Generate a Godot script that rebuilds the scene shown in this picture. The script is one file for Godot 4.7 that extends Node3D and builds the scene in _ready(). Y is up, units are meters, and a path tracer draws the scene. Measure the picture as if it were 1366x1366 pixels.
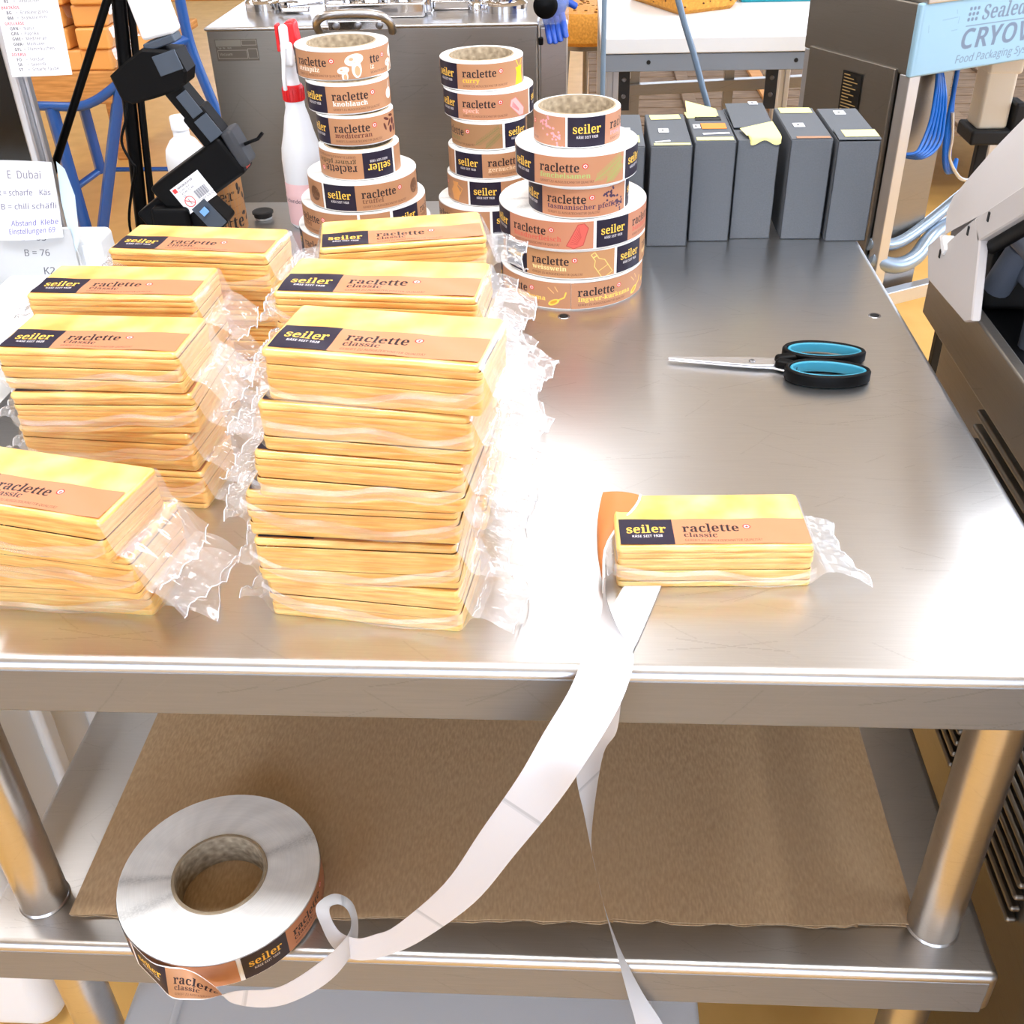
extends Node3D
# Packing table in a dairy. Plan coordinates: x to the right, y up from the table top, z towards the viewer from the table's front edge.
const T := 0.86          # height of the table top above the floor
const PI2 := TAU

func V(x: float, y: float, z: float) -> Vector3:
	return Vector3(x, y + T, z)

# ------------------------------------------------------------------ mesh builder
class MB:
	var v := PackedVector3Array()
	var n := PackedVector3Array()
	var u := PackedVector2Array()
	var ix := PackedInt32Array()

	func vert(p: Vector3, nn: Vector3, uv := Vector2.ZERO) -> int:
		v.push_back(p); n.push_back(nn); u.push_back(uv)
		return v.size() - 1

	func face(a: int, b: int, c: int) -> void:   # counter-clockwise seen from outside
		ix.push_back(a); ix.push_back(c); ix.push_back(b)

	func tri(a: Vector3, b: Vector3, c: Vector3) -> void:
		var nn := (b - a).cross(c - a).normalized()
		face(vert(a, nn), vert(b, nn), vert(c, nn))

	func quad(a: Vector3, b: Vector3, c: Vector3, d: Vector3) -> void:
		var nn := (c - a).cross(d - b).normalized()
		var i := vert(a, nn, Vector2(0, 1)); vert(b, nn, Vector2(1, 1)); vert(c, nn, Vector2(1, 0)); vert(d, nn, Vector2(0, 0))
		face(i, i + 1, i + 2); face(i, i + 2, i + 3)

	# rows of points; normal = (along row) x (across rows); uvs default to 0..1
	func grid(rows: Array, uvs: Array = [], wrap := false, flip := false) -> void:
		var h := rows.size(); var w: int = rows[0].size()
		var b := v.size()
		for i in h:
			for j in w:
				var p: Vector3 = rows[i][j]
				var jm := j - 1; var jp := j + 1
				if wrap:
					if jm < 0: jm = w - 2
					if jp > w - 1: jp = 1
				else:
					jm = maxi(jm, 0); jp = mini(jp, w - 1)
				var du: Vector3 = rows[i][jp] - rows[i][jm]
				var dv: Vector3 = rows[mini(i + 1, h - 1)][j] - rows[maxi(i - 1, 0)][j]
				var nn := du.cross(dv)
				nn = nn.normalized() if nn.length() > 1e-14 else Vector3.UP
				if flip: nn = -nn
				vert(p, nn, uvs[i][j] if uvs.size() else Vector2(float(j) / (w - 1), 1.0 - float(i) / (h - 1)))
		for i in h - 1:
			for j in w - 1:
				var a := b + i * w + j
				if flip:
					face(a, a + w, a + w + 1); face(a, a + w + 1, a + 1)
				else:
					face(a, a + 1, a + w + 1); face(a, a + w + 1, a + w)

	# rounded box about c, full size s, edge radius r
	func rbox(c: Vector3, s: Vector3, r := 0.002, seg := 2, bs := Basis.IDENTITY) -> void:
		var hs := s * 0.5
		r = minf(r, minf(hs.x, minf(hs.y, hs.z)) * 0.999)
		for ax in 3:
			for sg in [-1.0, 1.0]:
				var a1 := (ax + 1) % 3; var a2 := (ax + 2) % 3
				var c1 := stops(hs[a1], r, seg); var c2 := stops(hs[a2], r, seg)
				var b := v.size(); var w := c1.size()
				for q in c2:
					for p in c1:
						var pt := Vector3.ZERO
						pt[ax] = sg * hs[ax]; pt[a1] = p; pt[a2] = q
						var inn := Vector3(clampf(pt.x, -(hs.x - r), hs.x - r), clampf(pt.y, -(hs.y - r), hs.y - r), clampf(pt.z, -(hs.z - r), hs.z - r))
						var nn := (pt - inn).normalized()
						vert(c + bs * (inn + nn * r), bs * nn, Vector2(p / (2.0 * hs[a1]) + 0.5, 0.5 - q / (2.0 * hs[a2])))
				for i in c2.size() - 1:
					for j in w - 1:
						var a := b + i * w + j
						if sg > 0: face(a, a + 1, a + w + 1); face(a, a + w + 1, a + w)
						else: face(a, a + w + 1, a + 1); face(a, a + w, a + w + 1)

	func stops(h: float, r: float, seg: int) -> PackedFloat32Array:
		var o := PackedFloat32Array()
		for k in seg + 1: o.push_back(-h + r * (1.0 - tan(PI / 4.0 * (1.0 - float(k) / seg))))
		for k in seg + 1: o.push_back(h - r * (1.0 - tan(PI / 4.0 * float(k) / seg)))
		return o

	# profile of (radius, height) from the bottom outside, up and in; axis +y at c
	func lathe(prof: Array, c := Vector3.ZERO, seg := 40, bs := Basis.IDENTITY) -> void:
		for k in prof.size() - 1:
			var p: Vector2 = prof[k]; var q: Vector2 = prof[k + 1]
			var d := (q - p)
			if d.length() < 1e-7: continue
			var nn := Vector2(d.y, -d.x).normalized()
			var na := nn; var nb := nn
			if k > 0:
				var e: Vector2 = (p - prof[k - 1]).normalized(); var m := Vector2(e.y, -e.x)
				if m.dot(nn) > 0.75: na = (m + nn).normalized()
			if k < prof.size() - 2:
				var e2: Vector2 = (prof[k + 2] - q).normalized(); var m2 := Vector2(e2.y, -e2.x)
				if m2.dot(nn) > 0.75: nb = (m2 + nn).normalized()
			var b := v.size()
			for i in seg + 1:
				var a := TAU * i / seg; var cs := cos(a); var sn := sin(a)
				vert(c + bs * Vector3(p.x * cs, p.y, p.x * sn), bs * Vector3(na.x * cs, na.y, na.x * sn), Vector2(float(i) / seg, float(k) / (prof.size() - 1)))
				vert(c + bs * Vector3(q.x * cs, q.y, q.x * sn), bs * Vector3(nb.x * cs, nb.y, nb.x * sn), Vector2(float(i) / seg, float(k + 1) / (prof.size() - 1)))
			for i in seg:
				var a2 := b + i * 2
				face(a2, a2 + 1, a2 + 3); face(a2, a2 + 3, a2 + 2)

	func tube(path: Array, r, sides := 12, caps := true) -> void:
		var np := path.size(); var up := Vector3.UP; var b := v.size()
		var t0: Vector3 = (path[1] - path[0]).normalized()
		if absf(t0.dot(up)) > 0.9: up = Vector3.RIGHT
		var x := t0.cross(up).normalized()
		for i in np:
			var t: Vector3 = (path[mini(i + 1, np - 1)] - path[maxi(i - 1, 0)]).normalized()
			x = (x - t * x.dot(t)).normalized()
			var y := t.cross(x)
			var rr: float = r if (r is float) else r[i]
			for k in sides + 1:
				var a := TAU * k / sides
				var d := x * cos(a) + y * sin(a)
				vert(path[i] + d * rr, d, Vector2(float(k) / sides, float(i) / (np - 1)))
		var w := sides + 1
		for i in np - 1:
			for k in sides:
				var q := b + i * w + k
				face(q, q + 1, q + w + 1); face(q, q + w + 1, q + w)
		if caps:
			for e in [0, np - 1]:
				var tt: Vector3 = (path[0] - path[1]).normalized() if e == 0 else (path[np - 1] - path[np - 2]).normalized()
				var cc := vert(path[e], tt)
				for k in sides:
					var p1 := vert(v[b + e * w + k], tt); var p2 := vert(v[b + e * w + k + 1], tt)
					if e == 0: face(cc, p2, p1)
					else: face(cc, p1, p2)

	# polygon (counter-clockwise in its own x-y) pushed along +z of the frame by d, with a small bevel
	func prism(poly: PackedVector2Array, d: float, f := Transform3D.IDENTITY, bev := 0.0) -> void:
		if Geometry2D.is_polygon_clockwise(poly):
			poly = poly.duplicate(); poly.reverse()
		var inn := poly
		if bev > 0.0:
			var o := Geometry2D.offset_polygon(poly, -bev, Geometry2D.JOIN_MITER)
			if o.size() == 1 and o[0].size() == poly.size():
				inn = o[0]
				if Geometry2D.is_polygon_clockwise(inn): inn.reverse()
				var best := 0; var bd := 1e9
				for k in inn.size():
					if inn[k].distance_to(poly[0]) < bd: bd = inn[k].distance_to(poly[0]); best = k
				var al := PackedVector2Array()
				for k in inn.size(): al.push_back(inn[(best + k) % inn.size()])
				inn = al
			else: bev = 0.0
		var tr := Geometry2D.triangulate_polygon(inn)
		for k in range(0, tr.size(), 3):
			var a := inn[tr[k]]; var b := inn[tr[k + 1]]; var c := inn[tr[k + 2]]
			if (b - a).cross(c - a) < 0.0:
				var s := b; b = c; c = s
			tri(f * Vector3(a.x, a.y, d), f * Vector3(b.x, b.y, d), f * Vector3(c.x, c.y, d))
			tri(f * Vector3(a.x, a.y, 0), f * Vector3(c.x, c.y, 0), f * Vector3(b.x, b.y, 0))
		for k in poly.size():
			var k2 := (k + 1) % poly.size()
			var a := poly[k]; var b := poly[k2]
			quad(f * Vector3(a.x, a.y, bev), f * Vector3(b.x, b.y, bev), f * Vector3(b.x, b.y, d - bev), f * Vector3(a.x, a.y, d - bev))
			if bev > 0.0:
				var ai := inn[k]; var bi := inn[k2]
				quad(f * Vector3(a.x, a.y, d - bev), f * Vector3(b.x, b.y, d - bev), f * Vector3(bi.x, bi.y, d), f * Vector3(ai.x, ai.y, d))
				quad(f * Vector3(ai.x, ai.y, 0), f * Vector3(bi.x, bi.y, 0), f * Vector3(b.x, b.y, bev), f * Vector3(a.x, a.y, bev))

	func mesh(m: Material) -> ArrayMesh:
		var a := []; a.resize(Mesh.ARRAY_MAX)
		a[Mesh.ARRAY_VERTEX] = v; a[Mesh.ARRAY_NORMAL] = n; a[Mesh.ARRAY_TEX_UV] = u; a[Mesh.ARRAY_INDEX] = ix
		var o := ArrayMesh.new()
		o.add_surface_from_arrays(Mesh.PRIMITIVE_TRIANGLES, a)
		o.surface_set_material(0, m)
		return o

# ------------------------------------------------------------------ scene helpers
var taken := {}
func numbered(s: String) -> String:
	if not taken.has(s):
		taken[s] = 0
		return s
	taken[s] += 1
	return "%s_%03d" % [s, taken[s]]

func thing(called: String, label: String, category: String, at := Vector3.ZERO, turn := 0.0, group := "") -> Node3D:
	var o := Node3D.new(); o.name = numbered(called); add_child(o)
	o.position = at; o.rotation.y = turn
	o.set_meta("label", label); o.set_meta("category", category)
	if group: o.set_meta("group", group)
	return o

func obj(called: String, mb: MB, m: Material, parent: Node3D, absolute := false) -> MeshInstance3D:
	var o := MeshInstance3D.new(); o.mesh = mb.mesh(m); o.name = called
	parent.add_child(o, true)
	if absolute: o.position = -parent.position
	return o

func struct(called: String, mb: MB, m: Material, parent: Node3D = null) -> MeshInstance3D:
	var o := MeshInstance3D.new(); o.mesh = mb.mesh(m); o.name = called
	if parent: parent.add_child(o, true)
	else:
		add_child(o, true); o.set_meta("kind", "structure")
	return o

func mat(c: Color, rough := 0.5, metal := 0.0, spec := 0.5) -> StandardMaterial3D:
	var m := StandardMaterial3D.new()
	m.albedo_color = c; m.roughness = rough; m.metallic = metal; m.metallic_specular = spec
	return m

func texmat(img: Image, rough := 0.5, spec := 0.5) -> StandardMaterial3D:
	var m := mat(Color.WHITE, rough, 0.0, spec)
	img.generate_mipmaps()
	m.albedo_texture = ImageTexture.create_from_image(img)
	return m

func tri_tex(m: StandardMaterial3D, scale: float) -> StandardMaterial3D:
	m.uv1_triplanar = true; m.uv1_world_triplanar = true; m.uv1_scale = Vector3.ONE * scale
	return m

# ------------------------------------------------------------------ drawing on images
var fonts := {}
func font(kind: String) -> SystemFont:
	if not fonts.has(kind):
		var f := SystemFont.new()
		f.font_names = PackedStringArray([{"serif": "Droid Serif", "sans": "Droid Sans", "mono": "Droid Sans Mono"}[kind.split("-")[0]]])
		f.font_weight = 700 if kind.ends_with("-bold") else 400
		fonts[kind] = f
	return fonts[kind]

func fill_tri(img: Image, a: Vector2, b: Vector2, c: Vector2, col: Color) -> void:
	var area := (b - a).cross(c - a)
	if absf(area) < 1e-9: return
	if area < 0.0:
		var s := b; b = c; c = s
	var y0 := maxi(0, int(floor(minf(a.y, minf(b.y, c.y))))); var y1 := mini(img.get_height() - 1, int(ceil(maxf(a.y, maxf(b.y, c.y)))))
	for y in range(y0, y1 + 1):
		var py := y + 0.5; var lo := 1e9; var hi := -1e9
		for e in 3:
			var p: Vector2 = [a, b, c][e]; var q: Vector2 = [b, c, a][e]
			if (p.y <= py and q.y > py) or (q.y <= py and p.y > py):
				var x := p.x + (q.x - p.x) * (py - p.y) / (q.y - p.y)
				lo = minf(lo, x); hi = maxf(hi, x)
		if hi <= lo: continue
		var xa := maxi(0, int(ceil(lo - 0.5))); var xb := mini(img.get_width() - 1, int(ceil(hi - 0.5)) - 1)
		if xb >= xa: img.fill_rect(Rect2i(xa, y, xb - xa + 1, 1), col)

func fill_poly(img: Image, pts: PackedVector2Array, col: Color) -> void:
	var t := Geometry2D.triangulate_polygon(pts)
	for k in range(0, t.size(), 3): fill_tri(img, pts[t[k]], pts[t[k + 1]], pts[t[k + 2]], col)

func fill_oval(img: Image, c: Vector2, rx: float, ry: float, col: Color, turn := 0.0) -> void:
	var p := PackedVector2Array()
	for k in 28: p.push_back(c + Vector2(rx * cos(TAU * k / 28), ry * sin(TAU * k / 28)).rotated(turn))
	fill_poly(img, p, col)

func stroke(img: Image, pts: Array, w: float, col: Color) -> void:
	for k in pts.size() - 1:
		var a: Vector2 = pts[k]; var b: Vector2 = pts[k + 1]
		var nn := (b - a).normalized().orthogonal() * w * 0.5
		fill_tri(img, a + nn, b + nn, b - nn, col); fill_tri(img, a + nn, b - nn, a - nn, col)
		fill_oval(img, b, w * 0.5, w * 0.5, col)

# text with its left end at x and its baseline at y; size = height of the letter x; stretched to width when given
func text(img: Image, s: String, kind: String, x: float, y: float, xh: float, col: Color, width := 0.0, slant := 0.0) -> void:
	var ref := TextMesh.new(); ref.font = font(kind); ref.text = "x"; ref.depth = 0.0; ref.font_size = 64; ref.pixel_size = 0.01; ref.curve_step = 3.0
	var rb := ref.get_aabb()
	var tm := TextMesh.new(); tm.font = font(kind); tm.text = s; tm.depth = 0.0; tm.font_size = 64; tm.pixel_size = 0.01; tm.curve_step = 3.0
	var a = tm.get_mesh_arrays(); var pv: PackedVector3Array = a[Mesh.ARRAY_VERTEX]
	var bb := tm.get_aabb(); var k := xh / rb.size.y; var kx := k
	if width > 0.0: kx = width / bb.size.x
	var id = a[Mesh.ARRAY_INDEX]
	var p2 := PackedVector2Array()
	for p in pv:
		var up := (p.y - rb.position.y) * k
		p2.push_back(Vector2(x + (p.x - bb.position.x) * kx + up * slant, y - up))
	if id != null and id.size() > 0:
		for q in range(0, id.size(), 3): fill_tri(img, p2[id[q]], p2[id[q + 1]], p2[id[q + 2]], col)
	else:
		for q in range(0, p2.size(), 3): fill_tri(img, p2[q], p2[q + 1], p2[q + 2], col)

const KRAFT := Color(0.69, 0.50, 0.36)
const DARK := Color(0.125, 0.095, 0.17)
const GOLD := Color(0.98, 0.78, 0.30)

# one printed label, drawn at twice its size: dark block, word, flavour, badge and a drawing at the end
func label_image(flavour: String, fcol: Color, pic: String, base := KRAFT) -> Image:
	var W := 1280; var H := 292
	var im := Image.create(W, H, false, Image.FORMAT_RGBA8)
	im.fill(base)
	draw_picture(im, pic, W, H)
	im.fill_rect(Rect2i(0, 0, 366, H), DARK)
	text(im, "seiler", "serif-bold", 48, 160, 66, GOLD, 270)
	text(im, "KÄSE SEIT 1928", "sans-bold", 84, 208, 20, Color(0.86, 0.84, 0.84), 205)
	text(im, "raclette", "serif-bold", 430, 152, 66, Color(0.11, 0.07, 0.10), 385)
	fill_oval(im, Vector2(872, 92), 27, 27, Color(0.80, 0.16, 0.16)); fill_oval(im, Vector2(872, 92), 19, 19, Color(0.98, 0.9, 0.88))
	im.fill_rect(Rect2i(868, 80, 9, 25), Color(0.80, 0.16, 0.16)); im.fill_rect(Rect2i(860, 88, 25, 9), Color(0.80, 0.16, 0.16))
	text(im, flavour, "serif-bold", 434, 212, 38, fcol)
	text(im, "GEREIFT ZU AUSGEZEICHNETER QUALITÄT", "sans", 436, 262, 18, Color(0.33, 0.2, 0.16), 520)
	im.shrink_x2()
	return im

func draw_picture(im: Image, pic: String, W: int, H: int) -> void:
	var rng := RandomNumberGenerator.new(); rng.seed = 5
	match pic:
		"mushrooms":
			var c := Color(0.98, 0.95, 0.9); var k := Color(0.80, 0.62, 0.47)
			for s in [[1105.0, 60.0, 1.0], [985.0, 175.0, 0.62]]:
				fill_oval(im, Vector2(s[0], s[1] + 30 * s[2]), 100 * s[2], 62 * s[2], c, -0.2)
				fill_oval(im, Vector2(s[0] + 20 * s[2], s[1] + 130 * s[2]), 52 * s[2], 95 * s[2], c)
				fill_oval(im, Vector2(s[0] - 30 * s[2], s[1] + 22 * s[2]), 24 * s[2], 18 * s[2], k)
				stroke(im, [Vector2(s[0] - 60 * s[2], s[1] + 62 * s[2]), Vector2(s[0] + 70 * s[2], s[1] + 55 * s[2])], 5, k)
				fill_oval(im, Vector2(s[0] + 26 * s[2], s[1] + 150 * s[2]), 30 * s[2], 55 * s[2], k)
		"garlic":
			fill_oval(im, Vector2(1150, 160), 70, 62, Color(0.96, 0.9, 0.86)); stroke(im, [Vector2(1150, 100), Vector2(1170, 30)], 14, Color(0.96, 0.9, 0.86))
			for d in [-30, 0, 30]: stroke(im, [Vector2(1150 + d * 0.3, 105), Vector2(1150 + d, 215)], 4, Color(0.75, 0.6, 0.55))
		"olives":
			for q in [[1040, 60, 0.4], [1090, 110, -0.9], [1010, 140, 1.2], [1130, 40, 0.2]]:
				fill_oval(im, Vector2(q[0], q[1]), 46, 15, Color(0.36, 0.17, 0.13), q[2])
			for q in [[1160, 110], [1190, 190], [1110, 190]]: fill_oval(im, Vector2(q[0], q[1]), 30, 40, Color(0.34, 0.15, 0.17))
		"truffle":
			fill_oval(im, Vector2(1140, 150), 90, 85, Color(0.42, 0.29, 0.2))
			for q in 12: fill_oval(im, Vector2(1070 + rng.randf() * 140, 90 + rng.randf() * 120), 12, 9, Color(0.55, 0.4, 0.3))
		"peppercorns", "pink":
			var pc: Color = {"peppercorns": Color(0.24, 0.18, 0.29), "pink": Color(0.95, 0.62, 0.66)}[pic]
			for q in 46: fill_oval(im, Vector2(985 + q * 4.2 + rng.randf() * 120 - 30, 22 + q * 5.0 + rng.randf() * 110 - 50), 11, 11, pc)
			if pic == "pink": stroke(im, [Vector2(1000, 30), Vector2(1180, 240)], 4, Color(0.8, 0.45, 0.4))
		"curry":
			fill_poly(im, PackedVector2Array([Vector2(1085, 90), Vector2(1225, 80), Vector2(1205, 150), Vector2(1235, 290), Vector2(1075, 290), Vector2(1105, 150)]), Color(0.97, 0.78, 0.1))
			stroke(im, [Vector2(1150, 90), Vector2(1100, 10)], 12, Color(0.97, 0.8, 0.2)); stroke(im, [Vector2(1170, 90), Vector2(1225, 15)], 12, Color(0.97, 0.8, 0.2))
		"bacon", "dried":
			var bc: Color = {"bacon": Color(0.96, 0.68, 0.66), "dried": Color(0.80, 0.36, 0.31)}[pic]
			var dc: Color = {"bacon": Color(0.87, 0.5, 0.5), "dried": Color(0.66, 0.25, 0.23)}[pic]
			var pl := [Vector2(1130, 30), Vector2(1190, 20), Vector2(1230, 70), Vector2(1180, 250), Vector2(1090, 285), Vector2(1020, 255)]
			if pic == "bacon": pl = [Vector2(1000, 80), Vector2(1060, 60), Vector2(1180, 200), Vector2(1170, 275), Vector2(1110, 280), Vector2(985, 150)]
			fill_poly(im, PackedVector2Array(pl), bc)
			pl.push_back(pl[0]); stroke(im, pl, 7, dc)
			for q in 9: stroke(im, [pl[0].lerp(pl[5], q / 9.0).lerp(pl[3], 0.12), pl[0].lerp(pl[5], q / 9.0).lerp(pl[3], 0.62)], 4, dc)
		"rosemary", "fennel":
			var gc: Color = {"rosemary": Color(0.46, 0.45, 0.27), "fennel": Color(0.55, 0.66, 0.36)}[pic]
			for s in [[960.0, 250.0, 1240.0, 40.0], [1080.0, 280.0, 1250.0, 120.0]]:
				var a := Vector2(s[0], s[1]); var b := Vector2(s[2], s[3])
				stroke(im, [a, b], 6, gc)
				for q in 18:
					var p := a.lerp(b, (q + 1) / 19.0); var d := (b - a).normalized() * (48.0 if pic == "rosemary" else 70.0)
					stroke(im, [p, p + d.rotated(0.7)], 3.4, gc); stroke(im, [p, p + d.rotated(-0.7)], 3.4, gc)
		"jug":
			fill_poly(im, PackedVector2Array([Vector2(1030, 40), Vector2(1140, 40), Vector2(1120, 90), Vector2(1170, 160), Vector2(1130, 270), Vector2(1040, 270), Vector2(1000, 160), Vector2(1050, 90)]), Color(0.86, 0.6, 0.33))
			stroke(im, [Vector2(1130, 70), Vector2(1200, 110), Vector2(1160, 190)], 10, Color(0.86, 0.6, 0.33))
		"bottle":
			var yc := Color(0.95, 0.8, 0.45)
			var o := Vector2(1150, 190)
			var bp := [Vector2(-22, -190), Vector2(22, -190), Vector2(22, -110), Vector2(62, -60), Vector2(62, 110), Vector2(-62, 110), Vector2(-62, -60), Vector2(-22, -110), Vector2(-22, -190)]
			var q2 := []
			for p in bp: q2.push_back(o + p.rotated(-0.55))
			stroke(im, q2, 7, yc)
			stroke(im, [o + Vector2(-60, 10).rotated(-0.55), o + Vector2(60, 10).rotated(-0.55)], 6, yc)
			stroke(im, [o + Vector2(-22, -150).rotated(-0.55), o + Vector2(22, -150).rotated(-0.55)], 12, yc)
		"spoon":
			var sc := Color(0.96, 0.78, 0.3)
			fill_oval(im, Vector2(1110, 225), 62, 30, sc, -0.5); fill_oval(im, Vector2(1110, 222), 40, 16, Color(0.8, 0.58, 0.2), -0.5)
			stroke(im, [Vector2(1150, 200), Vector2(1215, 165), Vector2(1232, 110)], 14, sc)
			stroke(im, [Vector2(1050, 60), Vector2(1110, 120)], 8, Color(0.9, 0.7, 0.45)); stroke(im, [Vector2(1120, 45), Vector2(1150, 100)], 8, Color(0.9, 0.7, 0.45))

func noise_image(w: int, h: int, fx: float, fy: float, lo: Color, hi: Color, seed: int, oct := 3) -> Image:
	var f := FastNoiseLite.new(); f.seed = seed; f.frequency = 1.0; f.fractal_octaves = oct
	var im := Image.create(w, h, false, Image.FORMAT_RGBA8)
	for y in h:
		for x in w:
			# blended over the edge so that it tiles
			var a := float(x) / w; var b := float(y) / h
			var s := f.get_noise_2d(x * fx, y * fy) * (1 - a) + f.get_noise_2d((x - w) * fx, y * fy) * a
			var s2 := f.get_noise_2d(x * fx, (y - h) * fy) * (1 - a) + f.get_noise_2d((x - w) * fx, (y - h) * fy) * a
			im.set_pixel(x, y, lo.lerp(hi, clampf((s * (1 - b) + s2 * b) * 0.9 + 0.5, 0, 1)))
	return im

# ------------------------------------------------------------------ shared materials
var M := {}
func make_materials() -> void:
	var grain := noise_image(512, 512, 0.010, 0.9, Color(0.90, 0.90, 0.90), Color.WHITE, 3, 2)
	var rng := RandomNumberGenerator.new(); rng.seed = 11
	var fine := noise_image(512, 512, 0.012, 0.9, Color(0.965, 0.965, 0.965), Color.WHITE, 4, 2)
	for k in 170:
		var p := Vector2(rng.randf() * 512, rng.randf() * 512); var d := Vector2.from_angle(rng.randf_range(-0.9, 0.9)) * rng.randf_range(10, 90)
		var c := Color.WHITE * rng.randf_range(0.90, 1.0); c.a = 1
		stroke(fine, [p, p + d * 0.5, p + d + d.orthogonal() * 0.05], 0.9, c)
		if k % 2 == 0: stroke(grain, [p, p + d], 1.0, Color(0.95, 0.95, 0.95))
	grain.generate_mipmaps(); fine.generate_mipmaps()
	var gt := ImageTexture.create_from_image(grain); var ft := ImageTexture.create_from_image(fine)
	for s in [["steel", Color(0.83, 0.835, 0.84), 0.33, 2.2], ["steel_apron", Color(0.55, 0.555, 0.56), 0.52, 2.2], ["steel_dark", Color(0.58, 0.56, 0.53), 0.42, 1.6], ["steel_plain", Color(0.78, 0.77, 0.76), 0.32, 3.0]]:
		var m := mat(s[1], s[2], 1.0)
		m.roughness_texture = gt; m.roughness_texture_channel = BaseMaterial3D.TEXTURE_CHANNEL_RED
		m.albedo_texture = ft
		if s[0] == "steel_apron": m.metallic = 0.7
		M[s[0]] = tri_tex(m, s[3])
	M.chrome = mat(Color(0.86, 0.86, 0.87), 0.10, 1.0)
	M.alu = mat(Color(0.80, 0.81, 0.83), 0.35, 0.9)
	M.kraft_core = mat(Color(0.66, 0.55, 0.43), 0.9)
	M.core = texmat(noise_image(128, 128, 0.2, 0.2, Color(0.50, 0.44, 0.36), Color(0.78, 0.71, 0.60), 8), 0.95, 0.1)
	M.white_paper = mat(Color(0.93, 0.93, 0.92), 0.55)
	var li := Image.create(256, 16, false, Image.FORMAT_RGBA8); li.fill(Color(0.82, 0.825, 0.84)); li.fill_rect(Rect2i(120, 0, 4, 16), Color(0.70, 0.71, 0.73)); li.fill_rect(Rect2i(124, 0, 3, 16), Color(0.76, 0.77, 0.79))
	M.liner = texmat(li, 0.42); M.liner.backlight = Color(0.18, 0.18, 0.18)
	M.cheese = texmat(noise_image(160, 160, 0.055, 0.055, Color(0.90, 0.635, 0.32), Color(0.985, 0.845, 0.545), 41, 3), 0.42, 0.5); M.cheese.uv1_triplanar = true; M.cheese.uv1_scale = Vector3(2.5, 34.0, 2.5); M.cheese.clearcoat_enabled = true; M.cheese.clearcoat = 0.55; M.cheese.clearcoat_roughness = 0.12
	M.cheese.subsurf_scatter_enabled = true; M.cheese.subsurf_scatter_strength = 0.25
	M.film = mat(Color(0.95, 0.96, 0.98, 0.15), 0.16, 0.0, 0.8); M.film.transparency = BaseMaterial3D.TRANSPARENCY_ALPHA; M.film.cull_mode = BaseMaterial3D.CULL_DISABLED
	M.film_soft = mat(Color(0.97, 0.95, 0.93, 0.13), 0.2, 0.0, 0.5); M.film_soft.transparency = BaseMaterial3D.TRANSPARENCY_ALPHA; M.film_soft.cull_mode = BaseMaterial3D.CULL_DISABLED
	M.film_seam = mat(Color(0.98, 0.98, 1.0, 0.55), 0.2, 0.0, 0.8); M.film_seam.transparency = BaseMaterial3D.TRANSPARENCY_ALPHA; M.film_seam.cull_mode = BaseMaterial3D.CULL_DISABLED
	M.black = mat(Color(0.012, 0.012, 0.015), 0.45, 0.0, 0.25); M.black_rough = mat(Color(0.03, 0.03, 0.032), 0.7)
	M.dark_grey = mat(Color(0.17, 0.18, 0.20), 0.5); M.grey_plastic = mat(Color(0.22, 0.26, 0.31), 0.45)
	M.white_plastic = mat(Color(0.90, 0.91, 0.92), 0.35); M.white_matt = mat(Color(0.91, 0.91, 0.90), 0.7)
	M.blue = mat(Color(0.0, 0.31, 0.62), 0.3); M.blue.clearcoat_enabled = true; M.blue.clearcoat = 0.5
	M.blue_cable = mat(Color(0.0, 0.35, 0.68), 0.3)
	M.light_grey = mat(Color(0.72, 0.70, 0.69), 0.45)
	M.red = mat(Color(0.80, 0.06, 0.09), 0.4)
	M.turquoise = mat(Color(0.17, 0.53, 0.63), 0.5)
	M.blade = mat(Color(0.82, 0.82, 0.83), 0.32, 0.85)
	M.guard = mat(Color(0.85, 0.92, 1.0, 0.10), 0.03); M.guard.transparency = BaseMaterial3D.TRANSPARENCY_ALPHA
	M.glove = mat(Color(0.08, 0.28, 0.66), 0.45)
	M.screw = mat(Color(0.55, 0.55, 0.56), 0.3, 1.0)
	M.hole = mat(Color(0.02, 0.02, 0.02), 0.9)
	var cardtex := noise_image(256, 256, 0.35, 0.08, Color(0.70, 0.59, 0.455), Color(0.81, 0.695, 0.55), 21, 3)
	M.cardboard = texmat(cardtex, 0.9, 0.15)
	tri_tex(M.cardboard, 4.0)
	M.greycard = tri_tex(texmat(noise_image(128, 128, 0.5, 0.5, Color(0.345, 0.36, 0.38), Color(0.385, 0.40, 0.42), 22, 2), 0.75, 0.3), 8.0)
	M.note = mat(Color(0.93, 0.90, 0.58), 0.8); M.white_sticker = mat(Color(0.90, 0.91, 0.93), 0.6); M.orange_paper = mat(Color(0.86, 0.52, 0.22), 0.8)
	M.wood = tri_tex(texmat(noise_image(192, 192, 0.02, 0.3, Color(0.70, 0.48, 0.26), Color(0.87, 0.64, 0.38), 23, 3), 0.7, 0.3), 2.0)
	M.grey_wood = tri_tex(texmat(noise_image(192, 192, 0.02, 0.3, Color(0.34, 0.27, 0.20), Color(0.62, 0.52, 0.42), 24, 3), 0.8, 0.3), 2.0)
	M.rind = tri_tex(texmat(noise_image(192, 192, 0.13, 0.13, Color(0.66, 0.42, 0.12), Color(0.93, 0.68, 0.28), 25, 4), 0.6, 0.4), 4.0)

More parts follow.
